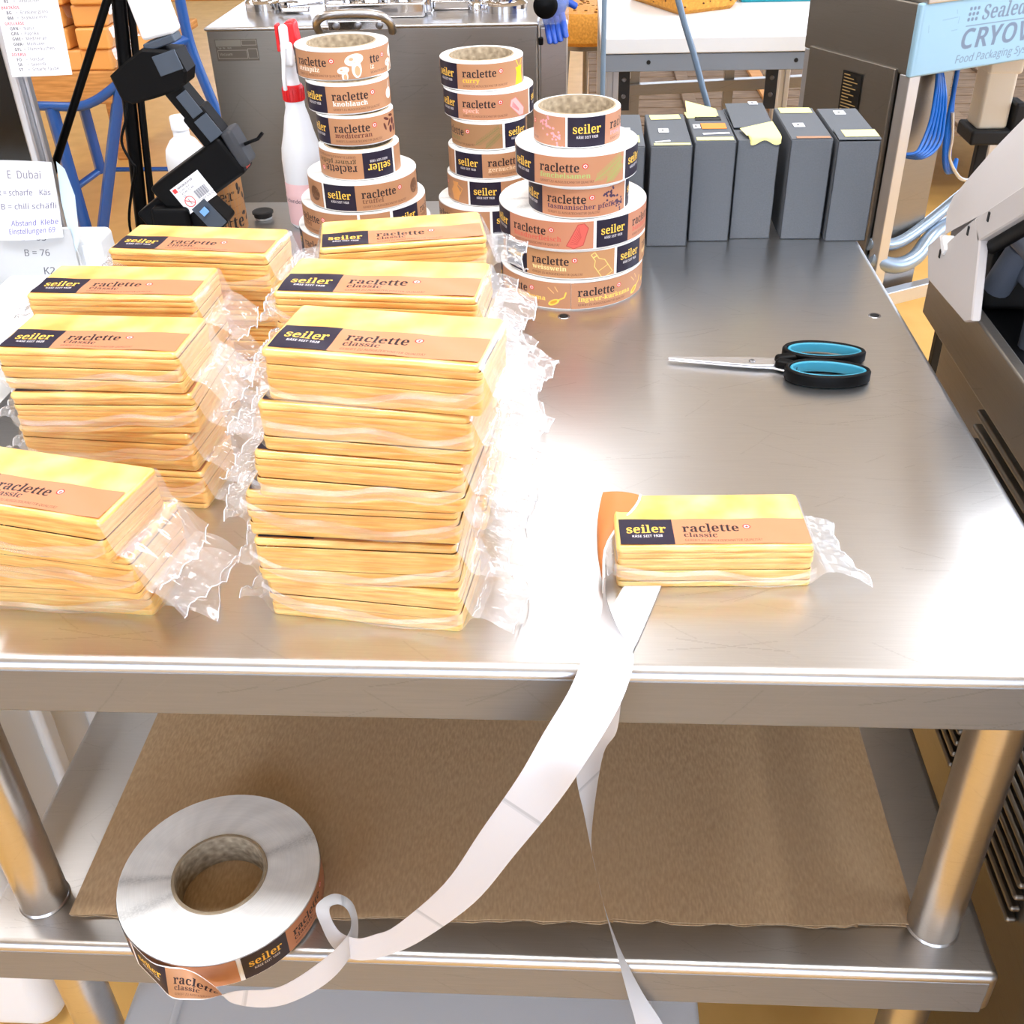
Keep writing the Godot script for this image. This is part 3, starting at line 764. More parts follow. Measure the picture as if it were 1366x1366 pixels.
# slices in a vacuum bag. at = centre of the base; size = length, height, depth
func make_pack(label: String, group: String, at: Vector3, yaw: float, size: Vector3, lf: Array, rf: Array) -> Node3D:
	pack_seed += 7
	var rng := RandomNumberGenerator.new(); rng.seed = pack_seed
	var t := thing("cheese_pack", label, "cheese pack", at, yaw, group)
	var m := MB.new()
	var n := 7; var th := size.y / n
	for k in n:
		var dx := rng.randf_range(-0.0009, 0.0009); var dz := rng.randf_range(-0.0008, 0.0008)
		var last := k == n - 1
		var hx := size.x * 0.5 - 0.001; var hz := size.z * 0.5 - 0.001
		var rows := []
		var prof := [[0.0006, 0.0], [0.0, 0.0007], [0.0, th - 0.0007], [0.0006, th]]
		if last: prof = [[0.0006, 0.0], [0.0, 0.0007], [0.0, th - 0.0024], [0.0007, th - 0.0009], [0.0022, th]]
		for p in prof:
			var row := []
			for c in 4:
				for q in 4:
					var an := PI / 2 * c + PI / 2 * q / 3.0
					var cr := 0.004
					var cx: float = [1, -1, -1, 1][c] * (hx - cr); var cz: float = [1, 1, -1, -1][c] * (hz - cr)
					row.push_back(Vector3(cx + (cr - p[0]) * cos(an) + dx, k * th + p[1], cz + (cr - p[0]) * sin(an) + dz))
			row.push_back(row[0])
			rows.push_back(row)
		m.grid(rows, [], true, true)
		if last or k == 0:
			var row: Array = rows[rows.size() - 1] if last else rows[0]
			var c := Vector3(dx, (k + 1) * th if last else 0.0, dz)
			for i in row.size() - 1:
				if last: m.tri(c, row[i + 1], row[i])
				else: m.tri(c, row[i], row[i + 1])
	var cm := obj("cheese_slices", m, M.cheese, t); cm.set_meta("kind", "stuff")
	# printed label on the front half of the top
	var rows := []
	var wob := rng.randf() * 6.0
	for i in 7:
		var row := []
		for k in 25:
			var f := k / 24.0
			row.push_back(Vector3(lerpf(-size.x * 0.5 + 0.0035, size.x * 0.5 - 0.003, f), size.y + 0.0006 + 0.00035 * sin(f * 17 + wob + i), lerpf(size.z * 0.47 - 0.003, size.z * 0.47 - 0.0355, i / 6.0)))
		rows.push_back(row)
	var lm := MB.new(); lm.grid(rows)
	obj("label", lm, label_mat("classic"), t)
	film_end(t, 1.0, size, rf, rng)
	film_end(t, -1.0, size, lf, rng)
	film_fold(t, size, rng)
	return t

# end of the bag: f = [length, height of the seam over the base, droop at the end, flare]
func film_end(t: Node3D, sd: float, size: Vector3, f: Array, rng: RandomNumberGenerator) -> void:
	var nu := 18; var nv := 22
	var ph := rng.randf() * 6.0; var tilt := rng.randf_range(-0.25, 0.25)
	var top := []; var bot := []; var seam := []; var low := 0.0014 - (t.position.y - T) if t.position.z > -2.0 else -0.2
	for j in nv + 1:
		var s := float(j) / nv - 0.5
		var len: float = f[0] * (1.0 + 0.12 * sin(s * 5.0 + ph) + tilt * s)
		var rt := []; var rb := []
		for i in nu + 1:
			var g := float(i) / nu
			var z: float = s * size.z * (0.99 + f[3] * g * 0.35)
			var x := 0.0; var y := 0.0
			var rip := (absf(sin(s * 11.0 + ph + g * 1.6)) - 0.5) * 0.0052 * g + (absf(sin(s * 22.0 + ph * 2.0 - g * 2.6)) - 0.5) * 0.0024 * smoothstep(0.1, 0.5, g)
			rip += (absf(sin(g * 5.0 + s * 6.0 + ph * 3.0)) - 0.5) * 0.0024 * g
			x = size.x * 0.5 - 0.002 + (len + 0.002) * g
			var pin := smoothstep(0.0, 0.28, g)
			var droop: float = f[2] * g * g + f[1]
			y = lerpf(size.y - 0.001, droop, pin) + rip
			rt.push_back(Vector3(sd * x, maxf(y, low), z))
			y = lerpf(0.002, droop - 0.0006, pin) + rip
			rb.push_back(Vector3(sd * (x - 0.0006), maxf(y, low - 0.0006), z))
		top.push_back(rt); bot.push_back(rb); seam.push_back(rt[nu])
	var m := MB.new(); m.grid(top, [], false, sd < 0)
	var m2 := MB.new()
	m2.grid(bot.map(func(r): return r.slice(0, 8)), [], false, sd > 0)
	m.v.append_array(m2.v); m.n.append_array(m2.n); m.u.append_array(m2.u)
	var off := m.v.size() - m2.v.size()
	for q in m2.ix: m.ix.push_back(q + off)
	var fl := obj("film_flap", m, M.film, t)
	var e := MB.new(); e.tube(seam, 0.00055, 5)
	obj("weld_seam", e, M.film_seam, fl)

# loose fold of film along the front of a pack
func film_fold(t: Node3D, size: Vector3, rng: RandomNumberGenerator) -> void:
	var rows := []; var ph := rng.randf() * 6.0; var lo := rng.randf_range(0.12, 0.35)
	for i in 5:
		var row := []
		for k in 41:
			var f := k / 40.0
			var y := size.y * (lo + 0.14 * sin(f * 4.2 + ph) + 0.04 * sin(f * 15 + ph) + 0.32 * pow(absf(f * 2 - 1), 6.0))
			var g := i / 4.0
			row.push_back(Vector3((f - 0.5) * (size.x + 0.003), clampf(y + (g - 0.5) * size.y * 0.3, 0.001, size.y), size.z * 0.5 + 0.0006 + 0.0022 * sin(g * PI)))
		rows.push_back(row)
	var m := MB.new(); m.grid(rows)
	obj("film_fold", m, M.film_soft, t)

func pack_by_front(label: String, group: String, fl: Vector2, fr: Vector2, y0: float, h: float, lf: Array, rf: Array, depth := 0.0742) -> void:
	var d := fr - fl; var yaw := -atan2(d.y, d.x)
	var mid := (fl + fr) * 0.5 + Vector2(-sin(yaw), -cos(yaw)) * depth * 0.5
	make_pack(label, group, V(mid.x, y0, mid.y), yaw, Vector3(d.length(), h, depth), lf, rf)

const ORD := ["bottom pack", "second pack from the bottom", "third pack from the bottom", "fourth pack from the bottom", "fifth pack from the bottom", "top pack"]
func cheese_stacks() -> void:
	var rng := RandomNumberGenerator.new(); rng.seed = 77
	var H := 0.0363
	var rf := [[-0.596, -0.055, -0.450, -0.037], [-0.598, -0.050, -0.450, -0.042], [-0.600, -0.056, -0.448, -0.046], [-0.587, -0.050, -0.442, -0.032], [-0.578, -0.052, -0.435, -0.033], [-0.570, -0.055, -0.427, -0.031]]
	for k in 6:
		var q: Array = rf[k]
		var nm: String = "film-wrapped cheese, %s of the tall stack at the table's edge" % ORD[k]
		pack_by_front(nm, "tall front stack of cheese packs", Vector2(q[0], q[1]), Vector2(q[2], q[3]), H * k + 0.0002 * k, H - 0.0008, [0.022 + 0.006 * rng.randf(), 0.012, -0.006, -0.9 + 0.5 * rng.randf()], [0.030 + 0.008 * rng.randf(), 0.016, -0.010, 0.1])
	var sets := [
		# name, group, count, height, x, z, yaw, length, droop right
		["the stack right behind the tall front stack", 6, 0.0341, -0.514, -0.205, -0.085, 0.154, -0.012],
		["the stack before the truffle label rolls", 5, 0.0363, -0.526, -0.372, 0.178, 0.147, -0.012],
		["the stack behind the low front stack", 4, 0.0364, -0.757, -0.236, -0.055, 0.154, -0.025],
		["the stack beside the handwritten notes", 4, 0.0365, -0.778, -0.345, -0.045, 0.155, -0.020],
		["the stack before the black battery arm", 4, 0.0375, -0.735, -0.438, -0.105, 0.160, -0.012]]
	for s in sets:
		for k in s[1]:
			var j := 0.0 if k == s[1] - 1 else 1.0
			var ords: String = "top pack" if k == s[1] - 1 else ORD[k]
			var a: float = s[5] + j * rng.randf_range(-0.05, 0.05)
			make_pack("film-wrapped cheese, %s of %s" % [ords, s[0]], "cheese packs of " + s[0], V(s[3] + j * rng.randf_range(-0.004, 0.004), (s[2] + 0.0002) * k, s[4] + j * rng.randf_range(-0.003, 0.003)), a, Vector3(s[6], s[2] - 0.0008, 0.0725),
				[0.020 + 0.008 * rng.randf(), 0.014, -0.008, -0.6], [0.030 + 0.012 * rng.randf(), 0.014, s[7], 0.05])
	var lf := [[-0.830, -0.060, -0.682, -0.050], [-0.822, -0.050, -0.676, -0.024], [-0.831, -0.049, -0.686, -0.016]]
	for k in 3:
		var q: Array = lf[k]
		pack_by_front("film-wrapped cheese, %s of the low stack at the table's front edge" % ["bottom pack", "middle pack", "top pack"][k], "low front stack of cheese packs", Vector2(q[0], q[1]), Vector2(q[2], q[3]), 0.0366 * k, H, [0.02, 0.014, -0.008, -0.5], [0.036 + 0.006 * rng.randf(), 0.013, [-0.012, -0.020, -0.026][k], 0.1])

func loose_pack() -> void:
	make_pack("single film-wrapped cheese pack lying alone on the steel table with its label half stuck", "", V(-0.2655, 0.0002, -0.1320), 0.032, Vector3(0.1485, 0.0365, 0.0742), [0.006, 0.012, -0.004, -0.3], [0.036, 0.014, -0.012, 0.22])
	# loose end of the next label, folded over the left end of the pack down to the strip
	var t := thing("loose_label", "brown label end curling over the left end of the single cheese pack", "label", V(-0.34, 0.0, -0.13))
	var rows := []; var back := []
	for i in 13:
		var g := i / 12.0            # from the far corner on top to the tip on the table
		var row := []; var rb := []
		for k in 9:
			var f := k / 8.0
			var in_p := V(lerpf(-0.318, -0.3475, smoothstep(0.0, 0.75, g)), lerpf(0.0385, 0.004, pow(g, 2.2)), lerpf(-0.163, -0.081, g))
			var out_p := V(lerpf(-0.3475, -0.3525, sin(g * PI)), lerpf(0.039, 0.002, pow(g, 1.3)), lerpf(-0.166, -0.090, g))
			var p := out_p.lerp(in_p, f) + Vector3(-0.003 * sin(f * PI) * sin(g * PI), 0.002 * sin(f * PI), 0)
			row.push_back(p); rb.push_back(p + Vector3(0.0002, -0.0003, 0.0))
		rows.push_back(row); back.push_back(rb)
	var m := MB.new(); m.grid(rows, [], false, true)
	obj("printed_side", m, mat(Color(0.72, 0.44, 0.24), 0.4), t, true)
	m = MB.new(); m.grid(back)
	obj("white_back", m, M.liner, t, true)
	var ed := []
	for r in rows: ed.push_back(r[8])
	m = MB.new(); m.tube(ed, 0.0011, 6); obj("white_margin", m, M.white_paper, t, true)

# ------------------------------------------------------------------ scissors
func ring_path(c: Vector3, rx: float, rz: float, n := 40, egg := 0.0) -> Array:
	var o := []
	for k in n + 1:
		var a := TAU * k / n
		o.push_back(c + Vector3(rx * cos(a), 0, rz * sin(a) * (1.0 + egg * cos(a))))
	return o

# flat-sided band along a closed path: wide in y, thin outwards
func ring_band(m: MB, path: Array, c: Vector3, thick: float, y0: float, y1: float) -> void:
	var rows := []
	var prof := [[0.0, 0.15], [0.0, 0.85], [0.25, 1.0], [0.75, 1.0], [1.0, 0.85], [1.0, 0.15], [0.75, 0.0], [0.25, 0.0], [0.0, 0.15]]
	for i in path.size():
		var p: Vector3 = path[i]; var d := (p - c); d.y = 0
		var t: Vector3 = path[(i + 1) % (path.size() - 1)] - path[(i - 1 + path.size() - 1) % (path.size() - 1)]
		var nn := Vector3(t.z, 0, -t.x).normalized()
		if nn.dot(d) < 0: nn = -nn
		var row := []
		for q in prof: row.push_back(p + nn * (q[0] - 1.0) * thick + Vector3(0, lerpf(y0, y1, q[1]), 0))
		rows.push_back(row)
	m.grid(rows, [], true, false)

func scissors() -> void:
	var t := thing("scissors", "steel scissors with black and turquoise finger rings lying on the steel table", "scissors", V(-0.1875, 0.0, -0.4644), 0.0)
	t.rotation.y = -0.10
	for s in [-1, 1]:
		var m := MB.new()
		var y := 0.0024 if s < 0 else 0.0042
		# blade: from the tip past the pivot into the handle
		var pl := PackedVector2Array([Vector2(-0.086, 0.0015), Vector2(-0.0855, -0.0024), Vector2(-0.03, -0.0075), Vector2(0.0, -0.0095), Vector2(0.020, -0.0095), Vector2(0.046, -0.020), Vector2(0.049, -0.009), Vector2(0.022, 0.006), Vector2(0.0, 0.0085), Vector2(-0.05, 0.005)])
		if s > 0:
			for k in pl.size(): pl[k] = Vector2(pl[k].x, -pl[k].y)
		m.prism(pl, 0.0018, Transform3D(Basis(Vector3.RIGHT, Vector3.FORWARD, Vector3.UP), Vector3(0, y, 0)), 0.0004)
		obj("blade", m, M.blade, t)
		var c := Vector3(0.0735, 0.0005, -0.0215 if s > 0 else 0.0225)
		var rx := 0.0425; var rz := 0.0205 if s > 0 else 0.0215
		var hm := MB.new()
		ring_band(hm, ring_path(c, rx, rz, 44, -0.12), c, 0.0052, 0.0 if s < 0 else 0.001, 0.0130)
		# neck joining the ring and the blade
		hm.rbox(c + Vector3(-rx + 0.004, 0.0065, -0.006 * s * -1 + (0.009 if s > 0 else -0.009)), Vector3(0.024, 0.011, 0.011), 0.004, 3, Basis(Vector3.UP, 0.35 * s))
		var hn := obj("handle", hm, M.black, t)
		var im := MB.new()
		ring_band(im, ring_path(c + Vector3(0.0005, 0, 0), rx - 0.0048, rz - 0.0048, 44, -0.12), c, 0.0030, 0.0012 if s < 0 else 0.0022, 0.0124)
		obj("grip_insert", im, M.turquoise, hn)
	var m := MB.new(); m.lathe([Vector2(0.0034, 0.0058), Vector2(0.0034, 0.0066), Vector2(0.0026, 0.0072), Vector2(0.0, 0.0072)], Vector3.ZERO, 24)
	m.rbox(Vector3(0, 0.00725, 0), Vector3(0.0045, 0.0002, 0.0008), 0.0001, 1)
	obj("pivot_screw", m, M.screw, t)

# ------------------------------------------------------------------ grey boxes
func grey_boxes() -> void:
	var d := [
		["flat", "grey cardboard box half hidden behind the front label roll tower", -0.312, -0.809, 0.0],
		["open", "grey cardboard box with one pale yellow strip across its back, next to the roll tower", -0.2535, -0.809, 0.0],
		["torn", "grey cardboard box with an orange sticker and torn yellow flap on its top", -0.1975, -0.8265, 0.0],
		["lifted", "grey cardboard box with its lid raised and a torn pale yellow front strip", -0.1425, -0.8355, 0.02],
		["slot", "grey cardboard box with pale yellow strip at the back and brown slot in front", -0.0770, -0.8325, 0.0],
		["folded", "grey cardboard box at the table's far corner with a folded lid and yellow tab", -0.0205, -0.8245, 0.0]]
	for q in d:
		var h := 0.128; var w := 0.052; var l := 0.153
		var t := thing("cardboard_box", q[1], "box", V(q[2], 0, q[3]), q[4], "grey cardboard boxes in a row")
		var m := MB.new(); var th := 0.0016
		m.rbox(Vector3(0, h / 2, -th / 2), Vector3(w, h, th), 0.0006)
		m.rbox(Vector3(0, h / 2, -l + th / 2), Vector3(w, h, th), 0.0006)
		for s in [-1, 1]: m.rbox(Vector3(s * (w / 2 - th / 2), h / 2, -l / 2), Vector3(th, h, l), 0.0006)
		m.rbox(Vector3(0, th / 2, -l / 2), Vector3(w, th, l), 0.0006)
		obj("body", m, M.greycard, t)
		m = MB.new()
		match q[0]:
			"lifted":
				m.rbox(Vector3(0, h + 0.006, -l * 0.62), Vector3(w - 0.001, 0.0014, l * 0.62), 0.0006, 2, Basis(Vector3.RIGHT, 0.07))
				m.rbox(Vector3(0, h - 0.001, -l * 0.17), Vector3(w - 0.003, 0.0014, l * 0.32), 0.0006)
			"folded":
				m.rbox(Vector3(0, h + 0.001, -l * 0.62), Vector3(w, 0.0014, l * 0.74), 0.0006)
				m.rbox(Vector3(0, h + 0.003, -l * 0.13), Vector3(w, 0.0014, l * 0.27), 0.0006, 2, Basis(Vector3.RIGHT, 0.03))
			_: m.rbox(Vector3(0, h + 0.0004, -l / 2), Vector3(w - 0.0012, 0.0014, l - 0.004), 0.0006)
		obj("lid", m, M.greycard, t)
		var yt := h + 0.0014
		var parts := []
		match q[0]:
			"flat": parts = [["sticker", M.white_sticker, 0.004, -0.075, 0.012, 0.014, 0.0], ["yellow_strip", M.note, 0.0, -0.03, 0.04, 0.03, 0.0]]
			"open": parts = [["yellow_strip", M.note, 0.0, -0.133, 0.040, 0.022, 0.06], ["sticker", M.white_sticker, -0.006, -0.068, 0.013, 0.018, 0.0], ["yellow_slot", M.note, 0.001, -0.006, 0.045, 0.007, 0.0], ["torn_scrap", M.white_sticker, -0.01, -0.018, 0.02, 0.004, 0.3]]
			"torn": parts = [["yellow_strip", M.note, -0.008, -0.125, 0.040, 0.030, 0.05], ["black_print", M.black_rough, 0.0, -0.106, 0.034, 0.016, 0.0], ["sticker", M.white_sticker, -0.018, -0.068, 0.009, 0.018, 0.0], ["orange_sticker", M.orange_paper, 0.004, -0.069, 0.032, 0.026, 0.0], ["torn_scrap", M.white_sticker, 0.004, -0.034, 0.034, 0.006, 0.1], ["yellow_slot", M.note, 0.0, -0.010, 0.046, 0.013, 0.0]]
			"lifted": parts = [["sticker", M.white_sticker, 0.012, -0.140, 0.012, 0.014, 0.0]]
			"slot": parts = [["yellow_strip", M.note, 0.0, -0.136, 0.042, 0.026, 0.0], ["sticker", M.white_sticker, -0.007, -0.063, 0.014, 0.018, 0.0], ["brown_slot", mat(Color(0.62, 0.47, 0.36), 0.8), 0.002, -0.006, 0.042, 0.008, 0.0]]
			"folded": parts = [["sticker", M.white_sticker, 0.0, -0.130, 0.014, 0.018, 0.0], ["yellow_tab", M.note, 0.004, -0.022, 0.042, 0.030, 0.0]]
		for p in parts:
			var mm := MB.new()
			var lift := 0.0022 if q[0] == "folded" and p[0] == "yellow_tab" else (0.0085 if q[0] == "lifted" else 0.0)
			mm.rbox(Vector3(p[2], yt + 0.0004 + lift, p[3]), Vector3(p[4], 0.0006, p[5]), 0.0002, 1, Basis(Vector3.UP, p[6]))
			obj(p[0], mm, p[1], t)
			if p[0] == "sticker":
				var mk := MB.new()
				mk.rbox(Vector3(p[2] - 0.001, yt + 0.0009 + lift, p[3]), Vector3(0.003, 0.0002, 0.006), 0.0001, 1)
				obj("print_mark", mk, M.dark_grey, t)
		if q[0] == "lifted" or q[0] == "torn":
			# torn pale strip: folded over the front edge / standing up at the back
			var rows := []
			var rng := RandomNumberGenerator.new(); rng.seed = 4
			for i in 8:
				var g := i / 7.0; var row := []
				for k in 17:
					var f := k / 16.0
					if q[0] == "lifted":
						var e := g * (1.0 if f > 0.1 else 0.6)
						var zz := lerpf(-0.048 + 0.012 * (1 - f) - 0.02 * f, 0.0016, minf(1.0, e * 1.5))
						row.push_back(Vector3(lerpf(-w * 0.30 - 0.004 * (1 - g), w * 0.52, f), yt + 0.0035 - maxf(0.0, e * 1.5 - 1.0) * (0.016 + 0.006 * sin(f * 9)), zz))
					else:
						row.push_back(Vector3(lerpf(-w * 0.5, w * 0.3, f), yt + 0.0006 + g * 0.004 * (1 - f) + g * g * 0.006 * (1.0 - f), -l + 0.034 - g * 0.036 - 0.004 * g * (1 - f)))
				rows.push_back(row)
			var mm := MB.new(); mm.grid(rows)
			obj("torn_flap", mm, M.note, t)

# ------------------------------------------------------------------ bottles, kraft roll, lidded jar
func table_back_things() -> void:
	# spray bottle
	var t := thing("spray_bottle", "translucent spray bottle with red trigger head and pinkish liquid behind the roll towers", "spray bottle", V(-0.744, 0, -0.905))
	var m := MB.new()
	var r := 0.0275
	m.lathe([Vector2(0, 0.0), Vector2(r - 0.004, 0.0), Vector2(r, 0.005), Vector2(r, 0.092), Vector2(r - 0.0015, 0.106), Vector2(r - 0.007, 0.126), Vector2(0.0165, 0.146), Vector2(0.0130, 0.158), Vector2(0.0125, 0.175)], Vector3.ZERO, 40)
	var bm := mat(Color(0.90, 0.91, 0.92), 0.3); bm.backlight = Color(0.5, 0.5, 0.5); obj("bottle_body", m, bm, t)
	m = MB.new(); m.lathe([Vector2(r + 0.0002, 0.006), Vector2(r + 0.0004, 0.062), Vector2(r + 0.0002, 0.0625)], Vector3.ZERO, 40)
	var lm := mat(Color(0.90, 0.74, 0.74), 0.35); lm.backlight = Color(0.4, 0.3, 0.3); obj("pink_liquid", m, lm, t)
	m = MB.new(); m.lathe([Vector2(0.0135, 0.167), Vector2(0.0138, 0.184), Vector2(0.012, 0.187), Vector2(0.0, 0.187)], Vector3.ZERO, 24)
	for k in 18: m.rbox(Vector3(0.0139 * cos(TAU * k / 18), 0.1755, 0.0139 * sin(TAU * k / 18)), Vector3(0.0014, 0.015, 0.0014), 0.0004, 1)
	obj("red_collar", m, M.red, t)
	m = MB.new()
	m.lathe([Vector2(0.0100, 0.186), Vector2(0.0085, 0.200), Vector2(0.0075, 0.215), Vector2(0.0, 0.216)], Vector3(0, 0, 0), 20)
	m.rbox(Vector3(0.002, 0.226, 0.004), Vector3(0.016, 0.030, 0.030), 0.005, 3)
	m.rbox(Vector3(0.001, 0.246, 0.012), Vector3(0.011, 0.030, 0.016), 0.004, 3)
	obj("sprayer_body", m, M.white_plastic, t)
	m = MB.new(); m.rbox(Vector3(0.009, 0.247, -0.002), Vector3(0.014, 0.034, 0.026), 0.005, 3, Basis(Vector3.BACK, 0.12)); m.rbox(Vector3(-0.007, 0.246, 0.010), Vector3(0.004, 0.032, 0.016), 0.0015, 2); obj("trigger_shroud", m, M.red, t)
	m = MB.new(); m.tube([Vector3(0.0, 0.240, 0.020), Vector3(0.0, 0.222, 0.027), Vector3(-0.002, 0.200, 0.030), Vector3(-0.003, 0.186, 0.027)], 0.0028, 8); obj("trigger", m, M.white_plastic, t)
	var im := Image.create(512, 96, false, Image.FORMAT_RGBA8); im.fill(Color(0.90, 0.75, 0.75)); text(im, "Oberflächendesinfektion", "sans", 10, 66, 34, Color(0.2, 0.16, 0.2), 490); im.shrink_x2()
	m = MB.new(); var rows := []
	for i in 2:
		var row := []
		for k in 25:
			var a := lerpf(-1.9, 1.1, k / 24.0); row.push_back(Vector3((r + 0.0007) * sin(a), 0.034 + 0.0105 * i, (r + 0.0007) * cos(a)))
		rows.push_back(row)
	m.grid(rows); obj("printed_line", m, texmat(im, 0.4), t)
	# white bottle
	t = thing("white_bottle", "round-shouldered white plastic bottle standing behind the black battery arm", "bottle", V(-0.928, 0, -0.968))
	m = MB.new(); m.lathe([Vector2(0, 0), Vector2(0.025, 0), Vector2(0.028, 0.004), Vector2(0.028, 0.075), Vector2(0.026, 0.088), Vector2(0.018, 0.100), Vector2(0.0115, 0.105), Vector2(0.0110, 0.122), Vector2(0, 0.122)], Vector3.ZERO, 32); obj("bottle_body", m, M.white_plastic, t)
	m = MB.new(); m.lathe([Vector2(0.0125, 0.115), Vector2(0.0125, 0.131), Vector2(0.0115, 0.133), Vector2(0, 0.133)], Vector3.ZERO, 24); obj("cap", m, M.white_plastic, t)
	# kraft roll
	t = thing("kraft_roll", "kraft brown paper roll printed with black lettering behind the black arm", "paper roll", V(-0.876, 0, -0.885))
	var im2 := Image.create(1024, 320, false, Image.FORMAT_RGBA8); im2.fill(Color(0.72, 0.52, 0.31))
	for k in 2:
		text(im2, "seiler", "serif-bold", 90 + 512 * k, 110, 52, Color(0.09, 0.06, 0.06), 260); text(im2, "KÄSE SEIT 1928", "sans-bold", 130 + 512 * k, 158, 20, Color(0.12, 0.08, 0.07), 190)
	for k in 7: stroke(im2, [Vector2(0, 20 + k * 46), Vector2(1024, 14 + k * 46)], 3, Color(0.64, 0.45, 0.26))
	for k in 14:
		var b := Vector2(380 + (k % 2) * 512 + (k * 37) % 90, 40 + (k * 53) % 250); fill_oval(im2, b, 12, 22, Color(0.12, 0.09, 0.09), k)
	text(im2, "raclette", "serif-bold", 60, 290, 60, Color(0.1, 0.08, 0.08), 330); text(im2, "raclette", "serif-bold", 572, 290, 60, Color(0.1, 0.08, 0.08), 330)
	im2.shrink_x2()
	m = MB.new(); rows = []
	for i in 2:
		var row := []
		for k in 41:
			var a := TAU * k / 40.0 - 1.0; row.push_back(Vector3(0.0465 * sin(a), 0.002 + 0.070 * i, 0.0465 * cos(a)))
		rows.push_back(row)
	m.grid(rows); obj("printed_wrap", m, texmat(im2, 0.6), t)
	m = MB.new(); m.lathe([Vector2(0.030, 0), Vector2(0.0464, 0), Vector2(0.0464, 0.002), Vector2(0.0464, 0.0725), Vector2(0.045, 0.0735), Vector2(0.030, 0.0735), Vector2(0.030, 0)], Vector3.ZERO, 40); obj("paper_roll", m, M.kraft_core, t)
	# small jar with black lid
	t = thing("lidded_jar", "small clear jar with a black lid beside the spray bottle", "jar", V(-0.8165, 0, -0.925))
	m = MB.new(); m.lathe([Vector2(0, 0), Vector2(0.0105, 0), Vector2(0.0118, 0.001), Vector2(0.0112, 0.0045)], Vector3.ZERO, 28); obj("jar_body", m, mat(Color(0.7, 0.72, 0.72), 0.1), t)
	m = MB.new(); m.lathe([Vector2(0.0105, 0.0035), Vector2(0.0128, 0.004), Vector2(0.0132, 0.0085), Vector2(0.0150, 0.009), Vector2(0.0150, 0.0115), Vector2(0.0135, 0.0125), Vector2(0.011, 0.0122), Vector2(0.0, 0.0120)], Vector3.ZERO, 32); obj("lid", m, M.black_rough, t)

# ------------------------------------------------------------------ black battery arm on its stand
func arm_pt(x: float, y: float, z := -0.80) -> Vector3:   # plan of the arm, drawn in one upright plane
	return V(-0.370 + (x + 0.370) * 0.918, 0.512 + (y - 0.512) * 0.918, z)

func link(m: MB, a: Vector3, b: Vector3, w: float, d: float, r := 0.004, over := 0.0) -> void:
	var x := (b - a).normalized(); var z := Vector3.BACK; var y := z.cross(x).normalized()
	m.rbox((a + b) * 0.5, Vector3((b - a).length() + over, w, d), r, 3, Basis(x, y, z))

